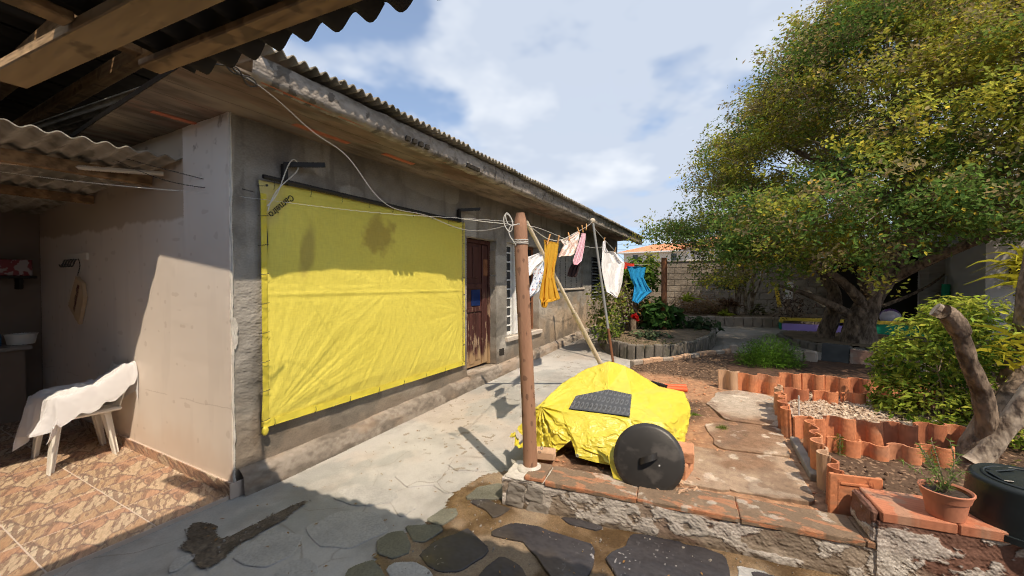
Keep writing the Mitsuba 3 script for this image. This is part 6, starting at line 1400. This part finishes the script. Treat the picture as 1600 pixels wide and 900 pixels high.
# painted boards of the paddling pool
PB = thing('painted_pool', 'paddling pool of purple and green boards with a yellow rim under the tree', 'pool')
Yp = 11.9
def seg(x0, x1, y0, y1, m_, nm, th=.05, dy=0):
    a, b = ony(x0, y0, Yp), ony(x1, y1, Yp); part(PB, nm, box(a[0], b[0], Yp-th/2+dy, Yp+th/2+dy, b[2], a[2], .004), m_)
seg(1222, 1352, 505, 533, 'm_purple', 'board'); seg(1354, 1450, 505, 526, 'm_green', 'board')
seg(1219, 1456, 500, 504.6, 'm_yellowpaint', 'rim', .10)
a, b = ony(1222, 505, Yp), ony(1450, 526, Yp)
part(PB, 'side_board', box(a[0]-.04, a[0]-.005, Yp+.03, Yp+1.6, b[2], a[2]), 'm_green'); part(PB, 'back_board', box(a[0], b[0], Yp+1.6, Yp+1.64, b[2], a[2]), 'm_purple')
part(PB, 'corner_cap', xf(trimesh.creation.icosphere(2, .05), (a[0]-.02, Yp, a[2]+.06)), 'm_yellowpaint', True)
ball = at(1391, 495, 9.5); bt = thing('play_ball', 'white and violet play ball lying on the pool by the trunk', 'ball'); part(bt, 'ball', xf(trimesh.creation.icosphere(3, .19), ball), 'm_ball', True)
# shed and fence at the right
SD = thing('board_shed', 'weathered grey board shed with a dark doorway behind the tree', 'shed')
Ys = 13.4
def sp(nm, x0, x1, y0, y1, m_, dy=0, th=.05, own=None):
    a, b = ony(x0, y0, Ys+dy), ony(x1, y1, Ys+dy); part(own or SD, nm, box(a[0], b[0], Ys+dy-th/2, Ys+dy+th/2, b[2], a[2], .004), m_)
sp('dark_doorway', 1300, 1442, 395, 512, 'm_dark', .6)
sp('door_post', 1436, 1449, 398, 512, 'm_boards', -.05, .10); sp('door_post', 1484, 1492, 420, 512, 'm_boards', -.06, .10)
for i in range(4): sp('board', 1450, 1483, 400+i*28, 427.4+i*28, 'm_boards')
for i in range(3): sp('board', 1493, 1540, 425+i*29, 453.4+i*29, 'm_boards', .05)
sp('roof', 1290, 1560, 385, 394, 'm_corr', .5, 1.2)
a = ony(1478, 450, Ys-.3)
gp_ = thing('green_pipe', 'green pipe standing against the grey board shed', 'pipe'); part(gp_, 'tube', tube([ony(1477, 505, Ys-.35), ony(1478, 444, Ys-.35)], .075, 12), 'm_green', True); part(gp_, 'tip', tube([ony(1478, 444, Ys-.35), ony(1478.5, 432, Ys-.35)], .03, 8), 'm_steel', True)
single('leaning_stick', tube([ony(1491, 451, Ys-.3), ony(1508, 474, Ys-.3)], .03, 6), 'm_wire', 'dark stick leaning on the grey boards right of the green pipe', 'stick')
GW = thing('grey_outbuilding', 'pale grey outbuilding with a dark window at the right edge', 'building')
a, b = ony(1541, 380, 11.6), ony(1900, 520, 11.6)
part(GW, 'wall', box(a[0], b[0], 11.6, 15.5, .1, 3.4), 'm_greywall')
c, d = ony(1577, 415, 11.6), ony(1640, 442, 11.6); W2 = part(GW, 'window', box(c[0], d[0], 11.56, 11.598, d[2], c[2]), 'm_dark'); part(W2, 'sill', box(c[0]-.05, d[0]+.05, 11.52, 11.598, d[2]-.05, d[2]-.002), 'm_sill')
part(GW, 'roof', box(a[0]-.2, b[0], 11.3, 15.8, 3.402, 3.5), 'm_corr')
for i, (x0, y0, x1, y1, lab) in enumerate([(1213, 449, 1218, 480, 'yellow painted stake at the back left of the pool'), (1433, 440, 1426, 488, 'ochre plank standing in the dark doorway'), ]):
    single('yellow_stake', tube([at(x0, y0, 10.6), at(x1, y1, 10.6)], .045, 8), 'm_yellowpaint', lab, 'stake', False)
WP = thing('white_sign_post', 'pale post with flaking white and red paint under the tree', 'post'); part(WP, 'shaft', tube([at(1228, 500, 10.9), at(1232, 430, 10.9)], .09, 8), 'm_barkpale'); part(WP, 'paint', tube([at(1231, 468, 10.88), at(1233, 440, 10.88)], .10, 8), 'm_white')
single('leaning_stick', tube([at(1262, 455, 9.2), at(1288, 479, 9.2)], .035, 7), 'm_palewood', 'pale stick slanting in the gloom under the tree', 'stick', True)
single('leaning_stick', tube(spline([at(1380, 478, 9.2), at(1420, 462, 9.3), at(1450, 447, 9.4), at(1476, 428, 9.5)], 16), np.linspace(.045, .02, 16), 7, .2), 'm_bark', 'dead dark branch reaching across the shed doorway', 'branch', True)
# loppers
LO_ = thing('loppers', 'loppers with orange handles on the bare ground behind the yellow heap', 'garden tool')
h0 = onz(1030, 601, .26); 
for i, (x, y) in enumerate([(1072, 604), (1074, 609)]): part(LO_, 'handle', tube([onz(1038+i*4, 603+i*4, .265), onz(x, y, .265)], .026, 10), 'm_orange', True)
part(LO_, 'blade', tube([onz(1018, 597, .27), onz(1042, 604, .27)], .02, 8), 'm_black', True)
# far trees and a broad hedge close the horizon where the photograph leaves a gap
